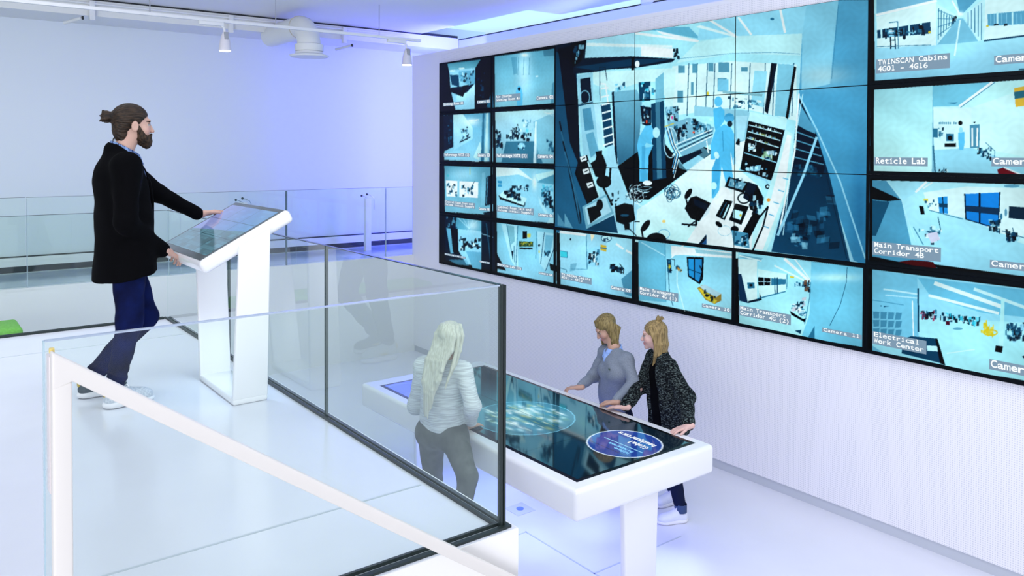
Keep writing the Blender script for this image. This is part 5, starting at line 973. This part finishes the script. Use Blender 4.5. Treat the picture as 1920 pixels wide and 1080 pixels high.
jp += [cap(shR, elR, .074, .060, k=.05), cap(elR, wrR, .058, .046, k=.03), cap(shL, elL, .074, .058, k=.05), cap(elL, wrL, .056, .044, k=.03)]
jp += [plane((-5.3, 1.1, .755), A_(0, .14, -1), k=.003), cap(neck+(.012, .050, .04), A_(-5.300, 1.205, 1.35), .066, .060, k=.008, sub=True), cap(A_(-5.290, 1.225, 1.38), A_(-5.310, 1.27, 1.05), .066, .020, k=.01, sub=True),
       cap(A_(-5.35, 1.10, 1.535), A_(-5.35, 1.09, 1.62), .070, .09, k=.004, sub=True)]
put('blazer', surf(jp, .007, k=.03, disp=fold(.0035, 22, 26, 17)), jk, m)
for x, xs in ((-5.405, 1),):
    part(MB().tube([A_(x, 1.06, 1.56), A_(x, 1.13, 1.51), A_(x+xs*.018, 1.20, 1.42), A_(x+xs*.030, 1.248, 1.32), A_(x+xs*.035, 1.268, 1.20), A_(x+xs*.035, 1.272, 1.06)], [.006, .011, .015, .014, .010, .005], 8), 'lapel', jk, m)
je = noise_mat('blue_denim', (.0015, .003, .022), (.004, .010, .075), 7, .85, detail=5, spec=.1)
tp = [cap(hipR, hipL, .100, .100, k=.04), cap(hipR+(-.02, .01, .0), knR, .102, .074, k=.04), cap(knR, anR+(0, 0, .03), .072, .052, k=.03), cap(hipL, knL, .105, .074, k=.04), cap(knL, anL+(0, 0, -.01), .072, .054, k=.03), plane((-5.3, 1.1, 1.0), (0, 0, 1), k=.003)]
put('jeans', surf(tp, .007, k=.02, disp=lambda P: .0045*np.sin(P[:, 2]*110+3*np.sin(P[:, 1]*14+P[:, 0]*9))*np.exp(-((P[:, 2]-.16)/.07)**2)+.0022*np.sin(P[:, 2]*42+P[:, 1]*22+2*np.sin(P[:, 0]*11))), je, m)
gold = M('mustard_patch', (.50, .36, .04), .5); GREYS = noise_mat('white_grey_mesh', (.42, .47, .55), (.62, .66, .72), 80, .6)
shoe(m, (-5.185, .945, .004), (-.05, 1, 0), (GREYS, SHS, LACE), accents=gold, lab='pale grey running shoe with mustard patches', soleh=.036, size=1.05)
shoe(m, (-5.50, .86, .004), (.05, 1, 0), (M('dark_shoe_mesh', (.05, .07, .09), .6), SHS, LACE), accents=gold, soleh=.036, size=1.05)

# ---------------------------------------------------------------- women at the table
def long_hair(h, mat, th, locks, base, name='hair', amp=.0012):
    L = list(base)
    for pts, rs in locks: L += poly([h.p(*q) if isinstance(q, tuple) else q for q in pts], rs, k=.010)
    def dsp(P):
        q = (P-h.c)@h.fr.T; return amp*np.sin(q[:, 0]*330+q[:, 1]*90+2*np.sin(q[:, 2]*16))
    return put(name, surf(L, .0042, k=.008, disp=dsp), mat, th)
def W(fn, *a): return fn(*a)
SK2 = (.58, .36, .29); LIP2 = (.50, .20, .20)
def woman(th, hd_, neck, chest, waist, pel, r, sh, el, wr, hands, hip, kn, an, skin=SK2, hair=(.2, .13, .06)):
    hm = surf(hd_.skin(neck), .004, k=.014); cs = [hd_.cols(hm[0], skin, LIP2, hair)]; ms = [hm]
    for hp_ in hands: q = surf(hp_, .0032, k=.005); ms.append(q); cs.append(np.tile(A_(*skin), (len(q[0]), 1)))
    b = surf([cap(pel, waist, .085, .075, ax=r, s=.75), cap(waist, chest, .075, .09, ax=r, s=.75), cap(chest, neck, .07, .045), cap(sh[0], sh[1], .045)]+[p for i in (0, 1) for p in limb(sh[i], el[i], wr[i], (.038, .032, .025))]
             + [p for i in (0, 1) for p in limb(hip[i], kn[i], an[i], (.075, .048, .034))], .012)
    ms.append(b); cs.append(np.tile(A_(*skin), (len(b[0]), 1)))
    put('body', join(*ms), SKINM, th, cols=np.concatenate(cs))

# --- long-haired blonde woman seen from behind
a1 = lambda u, v, dy=0: at(u, v, 1, 3.0+dy)
w1 = thing('person', 'woman with long pale blonde hair and striped grey jacket, seen from behind through glass', 'person', (-4.75, 2.95, LZ))
f1 = n_((-.50, .866, 0)); r1 = n_(np.cross(f1, (0, 0, 1)))
h1 = Head(a1(846, 633), (-.35, .93, -.12), size=.95, female=True)
nk = a1(840, 672, -.02); ch = a1(830, 716); wa = a1(829, 765); pe = a1(829, 812)
shc = a1(831, 690); SH = (shc+r1*.155, shc-r1*.155)
EL = (a1(886, 762, .05), a1(779, 762, -.08)); WR = (at(880, 797, 2, -.455), at(822, 768, 2, -.45))
HP = (pe+r1*.085, pe-r1*.085); KN = (a1(877, 893, -.02), a1(812, 900, .06)); AN = (a1(848, 985, -.15), a1(806, 1002, .05))
AN = (A_(AN[0][0], AN[0][1], LZ+.11), A_(AN[1][0], AN[1][1], LZ+.11))
hR = hand(WR[0]+n_(WR[0]-EL[0])*.02, n_((-.25, .95, -.1)), (0, .1, .99), -1, (.18, .25, .2), .92)
hL = hand(WR[1], n_((-.1, .98, -.1)), (0, .1, .99), 1, (.18, .25, .2), .92)
woman(w1, h1, nk, ch, wa, pe, r1, SH, EL, WR, (hR, hL), HP, KN, AN)
stripe = noise_mat('striped_grey_knit', (.50, .53, .57), (.74, .77, .80), 20, .85, stretch=(.5, .5, 9), detail=4, lo=.40, hi=.58, bump=.15)
jk1 = [cap(wa+(0, 0, -.03), ch, .112, .122, ax=r1, s=.77, k=.05), cap(pe+(0, 0, .055), wa, .126, .118, ax=r1, s=.80, k=.05), cap(SH[0], SH[1], .062, k=.05), cap(ch+(0, 0, .05), nk+(0, 0, -.025), .10, .058, ax=r1, s=.8, k=.05)]
for i in (0, 1): jk1 += limb(SH[i], EL[i], WR[i]-n_(WR[i]-EL[i])*.05, (.062, .055, .048), k=.03)
jk1 += [plane(pe+(0, 0, .035), n_((-.05, -.05, -1)), k=.01)]
put('jacket', surf(jk1, .0065, k=.03, disp=fold(.004, 24, 20, 19, 1)), stripe, w1)
part(MB().tube([ch-f1*.142+(0, 0, .085)-r1*.13, ch-f1*.150+(0, 0, .075), ch-f1*.142+(0, 0, .085)+r1*.13], .0035, 6), 'yoke_seam', M('seam_grey_knit', (.40, .43, .46), .9), w1)
gtr = noise_mat('grey_trousers', (.085, .095, .095), (.13, .14, .14), 14, .9)
t1 = [cap(HP[0], HP[1], .105, k=.05), cap(pe-f1*.03+r1*.07, pe-f1*.03-r1*.07, .10, k=.04), cap(wa, pe, .10, .10, ax=r1, s=.75)]
for i in (0, 1): t1 += [cap(HP[i], KN[i], .100, .066, k=.035), cap(KN[i], AN[i], .066, .044, k=.03)]
t1 += [plane(wa, (0, 0, 1), k=.003)]
put('trousers', surf(t1, .0065, k=.02, disp=fold(.002, 20, 24, 26, 2)), gtr, w1)
for i in (0, 1): shoe(w1, AN[i]*A_(1, 1, 0)-f1*.06+(0, 0, LZ+.002), f1, (SHW, SHS, LACE), size=.92)
BL1 = noise_mat('pale_blonde_hair', (.48, .47, .40), (.68, .68, .60), 34, .5, stretch=(3, 3, .12), detail=3, bump=.15, lo=.3, hi=.7)
rnd = random.Random(11); lk1 = []
tips = np.linspace(-.105, .050, 15)
for i, tx in enumerate(tips):
    c = (tx+.027)/.078; sx = max(-1, min(1, c))
    ln = -.50 if tx < .0 else (-.36+.2*(tx) if tx < .05 else -.22)
    if tx < -.085: ln = -.40
    if -.085 < tx < -.03: ln = -.55
    ln += rnd.uniform(-.02, .02)
    y = lambda z: -.085-.045*min(1, max(0, -z/.12))
    lk1.append(([(sx*.052, -.055-.03*(1-abs(sx)), .085), (sx*.076, -.075, .02), (sx*.080-.005, -.088, -.07), (tx*.95-.012, -.115, -.16), (tx-.014, -.135, (ln-.16)/2-.03), (tx*.75-.035, -.125, ln)], [.017, .018, .017, .016, .013, .004]))
for s_ in (1, -1):
    lk1.append(([(s_*.05, .03, .088), (s_*.078, .02, .02), (s_*.080, .0, -.08), (s_*.074, -.03, -.17), (s_*.07-.01, -.06, -.26)], [.016, .018, .016, .013, .005]))
    lk1.append(([(s_*.06, -.02, .085), (s_*.082, -.03, .02), (s_*.084, -.04, -.08), (s_*.082-.005, -.07, -.2), (s_*.06-.01, -.10, -.34)], [.016, .018, .016, .013, .005]))
long_hair(h1, BL1, w1, lk1, [h1.e(0, -.022, .040, .080, .100, .084), h1.e(0, .085, -.03, .09, .06, .09, k=.01, sub=True)], amp=.0008)

# --- woman in the grey sweater
a2 = lambda u, v, dy=0: at(u, v, 1, 4.80+dy)
w2 = thing('person', 'woman in grey v-neck sweater over light blue shirt, looking down at the table', 'person', (-4.85, 4.95, LZ))
f2 = n_((-.15, -.985, 0)); r2 = n_(np.cross(f2, (0, 0, 1)))
h2 = Head(a2(1136, 615), (-.40, -.74, -.54), size=.96, female=True)
nk = a2(1151, 652, .02); ch = a2(1156, 692, 0); wa = a2(1153, 735, .06); pe = a2(1153, 775, .12)
shc = a2(1154, 667, .02); SH = (shc+r2*.150, shc-r2*.150)
EL = (a2(1112, 706, -.04), a2(1188, 717, -.03)); WR = (at(1087, 725, 2, -.455), at(1154, 753, 2, -.455))
HP = (pe+r2*.085, pe-r2*.085); KN = (A_(HP[0][0], 4.98, -.93), A_(HP[1][0], 4.98, -.93)); AN = (A_(HP[0][0]-.02, 5.02, LZ+.11), A_(HP[1][0]+.02, 5.02, LZ+.11))
hR = hand(WR[0]+n_(WR[0]-EL[0])*.015, n_((-.75, -.55, -.12)), (-.1, .0, 1), 1, (.45, .6, .5), .92, curls=((.25, .35, .3), (.5, .7, .5), (.6, .8, .6), (.7, .8, .6)))
hL = hand(WR[1]+n_(WR[1]-EL[1])*.012, n_((-.85, -.45, -.08)), (-.15, .05, 1), -1, (.5, .7, .5), .92, curls=((.5, .7, .5), (.6, .8, .6), (.7, .8, .6), (.7, .8, .6)))
woman(w2, h2, nk, ch, wa, pe, r2, SH, EL, WR, (hR, hL), HP, KN, AN, skin=(.50, .30, .23), hair=(.18, .11, .05))
sw = noise_mat('heather_grey_knit', (.18, .21, .27), (.23, .26, .32), 120, .95, detail=2, bump=.1)
s2 = [cap(wa+(0, 0, -.04), ch, .118, .120, ax=r2, s=.76, k=.05), cap(pe+(0, 0, .07), wa, .120, .120, ax=r2, s=.78, k=.05), cap(SH[0], SH[1], .060, k=.05), cap(ch+(0, 0, .05), nk+(0, 0, -.03), .10, .055, ax=r2, s=.8, k=.05)]
s2 += [ell(ch+f2*.075+r2*.065+(0, 0, -.02), (.06, .05, .06), k=.04), ell(ch+f2*.075-r2*.065+(0, 0, -.02), (.06, .05, .06), k=.04)]
for i in (0, 1): s2 += limb(SH[i], EL[i], WR[i]-n_(WR[i]-EL[i])*.015, (.054, .047, .036), k=.03)
s2 += [plane(pe+(0, 0, .045), (0, 0, -1), k=.01), cap(nk+f2*.045+(0, 0, .01), nk+f2*.105+(0, 0, -.085), .050, .010, k=.006, sub=True), cap(nk+(0, 0, .0), nk+(0, 0, .08), .056, .07, k=.004, sub=True)]
put('sweater', surf(s2, .0055, k=.03, disp=fold(.004, 26, 22, 22, .5)), sw, w2)
bsh = M('light_blue_cotton', (.30, .45, .85), .8)
put('shirt', surf([cap(ch, nk+(0, 0, -.035), .085, .046, ax=r2, s=.8), cap(nk+f2*.05+(0, 0, -.05), nk+(0, 0, -.02), .035, .05)], .006, k=.03), bsh, w2)
collar(nk+f2*.012-(0, 0, nk[2]), .066, .074, nk[2]-.036, nk[2]+.024, .040, (r2, f2), 'shirt_collar', bsh, w2)
put('shirt_tail', surf([cap(pe+(0, 0, .035)+r2*.05, pe+(0, 0, .035)-r2*.05, .108, k=.03), plane(pe, (0, 0, -1)), plane(pe+(0, 0, .06), (0, 0, 1))], .008), bsh, w2)
lg = ch+f2*.128-r2*.075+(0, 0, .03)
part(MB().tube([lg-r2*.013+(0, 0, .003), lg-r2*.004-(0, 0, .002), lg+r2*.006+(0, 0, .004), lg+r2*.012+(0, 0, .002)], [.002, .004, .005, .002], 8), 'chest_emblem', M('dark_green_emblem', (.01, .05, .02), .6), w2)
dj = M('dark_navy_denim', (.006, .010, .035), .85, spec=.1)
def trousers(th, pe, wa, r, HP, KN, AN, mat, cuff=None):
    t = [cap(HP[0], HP[1], .100, k=.05), cap(wa, pe, .095, .10, ax=r, s=.75)]
    for i in (0, 1): t += [cap(HP[i], KN[i], .096, .062, k=.03), cap(KN[i], AN[i], .062, .046, k=.03)]
    t += [plane(wa, (0, 0, 1), k=.003)]+[cap(AN[i]+(0, 0, -.03), AN[i]+(0, 0, -.08), .07, .07, k=.002, sub=True) for i in (0, 1)]
    return put('trousers', surf(t, .0065, k=.02, disp=fold(.002, 20, 24, 26, 2)), mat, th)
trousers(w2, pe, wa, r2, HP, KN, AN, dj)
for i in (0, 1): shoe(w2, AN[i]*A_(1, 1, 0)-f2*.06+(0, 0, LZ+.002), f2, (SHW, SHS, LACE), size=.92)
BL2 = noise_mat('dark_blonde_hair', (.075, .05, .018), (.33, .25, .10), 40, .5, stretch=(3, 3, .3), detail=5, bump=.4, lo=.3, hi=.7)
rnd = random.Random(5); L = []
for i in range(13):      # round the back from ear to ear, ends at the shoulders
    a = -1.75+3.5*i/12; x = math.sin(a); y = -math.cos(a)
    g = nk*A_(1, 1, 0)+r2*(x*.085)-f2*(-y*.05)*1.0
    L.append(([h2.p(x*.045, -.02+y*.045, .09), h2.p(x*.072, -.01+y*.070, .03), h2.p(x*.070, -.005+y*.068, -.06), h2.p(x*.060, .0+y*.055, -.12)-A_(0, 0, .02)], [.014, .015, .014, .008]))
for sx, c2 in ((1, 0), (-1, 1)):      # front locks hanging beside the face down to the chest
    for k in range(4):
        bk = 0 if sx > 0 else .050
        p0 = h2.p(sx*.018, .050-.02*k-bk*.3, .096-.004*k); p1 = h2.p(sx*.070, .036-.022*k-bk*.6, .040); p2 = h2.p(sx*.082, .020-.020*k-bk, -.040); p3 = p2-A_(0, 0, .075)+f2*.016+r2*(sx*.004); p4 = p3-A_(0, 0, .050+.01*k)
        L.append(([p0, p1, p2, p3, p4], [.013, .014, .014, .011, .004]))
long_hair(h2, BL2, w2, L, [h2.e(0, -.020, .042, .079, .098, .082), h2.e(0, .09, -.028, .062, .06, .085, k=.01, sub=True)])

# --- woman in the dark marled cardigan
a3 = lambda u, v, dy=0: at(u, v, 1, 4.88+dy)
w3 = thing('person', 'woman in dark marled cardigan with half-up hair knot, turning her head towards her neighbour', 'person', (-4.2, 4.95, LZ))
f3 = n_((-.40, -.917, 0)); r3 = n_(np.cross(f3, (0, 0, 1)))
h3 = Head(a3(1226, 628), (-.74, -.62, -.10), size=.97, female=True)
nk = a3(1238, 660, .02); ch = a3(1243, 702, .02); wa = a3(1247, 750, .04); pe = a3(1252, 800, .06)
shc = a3(1240, 678, .02); SH = (shc+r3*.155, shc-r3*.155)
EL = (a3(1203, 722, -.05), a3(1287, 745, -.02)); WR = (at(1172, 762, 2, -.455), at(1290, 797, 2, -.46))
HP = (pe+r3*.080, pe-r3*.080)
ft = at(1276, 978, 2, LZ); ft2 = at(1262, 944, 2, LZ)
AN = (A_(ft2[0], ft2[1], LZ+.11), A_(ft[0], ft[1], LZ+.11)); KN = (mixp(HP[0], AN[0], .52)+f3*.04, mixp(HP[1], AN[1], .52)+f3*.03)
hR = hand(WR[0]+n_(WR[0]-EL[0])*.012, n_((-.88, -.42, -.13)), (-.12, .0, 1), 1, (.10, .15, .12), .92, spread=.05)
hL = hand(WR[1]+n_(WR[1]-EL[1])*.02, n_((-.35, -.92, -.15)), (.0, .15, 1), -1, (.15, .2, .2), .92)
woman(w3, h3, nk, ch, wa, pe, r3, SH, EL, WR, (hR, hL), HP, KN, AN, skin=(.66, .42, .38), hair=(.2, .12, .06))
put('black_top', surf([cap(wa, ch, .104, .108, ax=r3, s=.74), cap(pe, wa, .115, .104, ax=r3, s=.76), cap(ch+(0, 0, .04), nk+(0, 0, -.03), .09, .052, ax=r3, s=.8, k=.04), plane(pe+(0, 0, -.06), (0, 0, -1)), cap(nk, nk+(0, 0, .08), .055, .07, k=.004, sub=True)], .007, k=.03), M('black_jersey', (.002, .002, .003), .9, spec=.05), w3)
cdm = noise_mat('marled_black_knit', (.003, .004, .006), (.10, .13, .13), 62, .9, stretch=(1, 1, 2.6), detail=2, lo=.50, hi=.66, bump=.3, spec=.1)
cg = [cap(wa, ch, .125, .122, ax=r3, s=.74, k=.05), cap(pe+(0, .02, -.02), wa, .165, .125, ax=r3, s=.78, k=.06), cap(SH[0], SH[1], .062, k=.05), cap(ch+(0, 0, .05), nk+(0, 0, -.015)-f3*.015, .10, .056, ax=r3, s=.8, k=.05), cap(pe-r3*.11+(0, 0, -.02), EL[1], .085, .07, k=.06)]
for i in (0, 1): cg += limb(SH[i], EL[i], WR[i]-n_(WR[i]-EL[i])*.015, (.064, .060, .048), k=.03)
cg += [plane(pe+(0, 0, -.005), (0, 0, -1), k=.01), cap(nk+f3*.07+(0, 0, .01), ch+f3*.12-r3*.015, .045, .062, k=.008, sub=True), cap(ch+f3*.125-r3*.015, pe+f3*.17+(0, 0, -.05)-r3*.03, .068, .115, k=.01, sub=True), cap(nk, nk+(0, 0, .08), .056, .07, k=.004, sub=True)]
put('cardigan', surf(cg, .006, k=.03, disp=fold(.005, 22, 20, 12, .3)), cdm, w3)
t3 = trousers(w3, pe, wa, r3, HP, KN, AN, dj)
for i in (0, 1):
    dv = f3 if i else n_((-.2, -.98, 0)); shoe(w3, AN[i]*A_(1, 1, 0)-dv*.06+(0, 0, LZ+.002), dv, (SHW, SHS, LACE), size=.95)
    part(MB().tube([AN[i]+(0, 0, -.03), AN[i]+(0, 0, .035)], .049, 20, cap=False), 'turned_cuff', M('washed_denim', (.03, .06, .16), .8), w3)
BL3 = noise_mat('sandy_blonde_hair', (.10, .065, .024), (.42, .30, .13), 40, .5, stretch=(3, 3, .3), detail=5, bump=.4, lo=.3, hi=.7)
rnd = random.Random(8); L = []
for i in range(13):
    a = -1.25+3.0*i/12; x = math.sin(a); y = -math.cos(a); ln = -.19-.05*math.cos(a*1.3)+rnd.uniform(-.015, .015)
    L.append(([(x*.05, -.02+y*.055, .085), (x*.080, -.01+y*.085, .02), (x*.080, -.01+y*.088, -.08), (x*.076, -.005+y*.080, -.15), (x*.066, y*.068, ln-.03)], [.016, .018, .017, .014, .005]))
for sg in (1, -1):
    for k in range(4): L.append(([(sg*.055, .03-.02*k, .07), (sg*.078, .008-.02*k, .02), (sg*.082, -.012-.018*k, -.06), (sg*.082, .0-.012*k, -.15), (sg*.078, .03-.015*k, -.25+.02*k)], [.012, .013, .014, .013, .004]))
B3 = [h3.e(0, -.020, .042, .079, .098, .082), h3.e(0, .088, -.028, .085, .062, .085, k=.01, sub=True), h3.e(.080, -.004, -.012, .018, .020, .034, k=.006, sub=True)]
for i in range(12):
    a = 2*PI*i/12; q = rnd.uniform(.7, 1.2)
    L.append(([(0, -.055, .118), (math.cos(a)*.018, -.06+math.sin(a)*.018, .135), (math.cos(a)*.034*q, -.065+math.sin(a)*.034*q, .140+.02*math.sin(a*2))], [.012, .009, .003]))
long_hair(h3, BL3, w3, L, B3+[h3.e(0, -.058, .128, .022, .022, .018)])
part(MB().tube([h3.p(.016, -.045, .118), h3.p(0, -.038, .120), h3.p(-.016, -.045, .118)], .004, 8), 'hair_tie', DARK, w3)
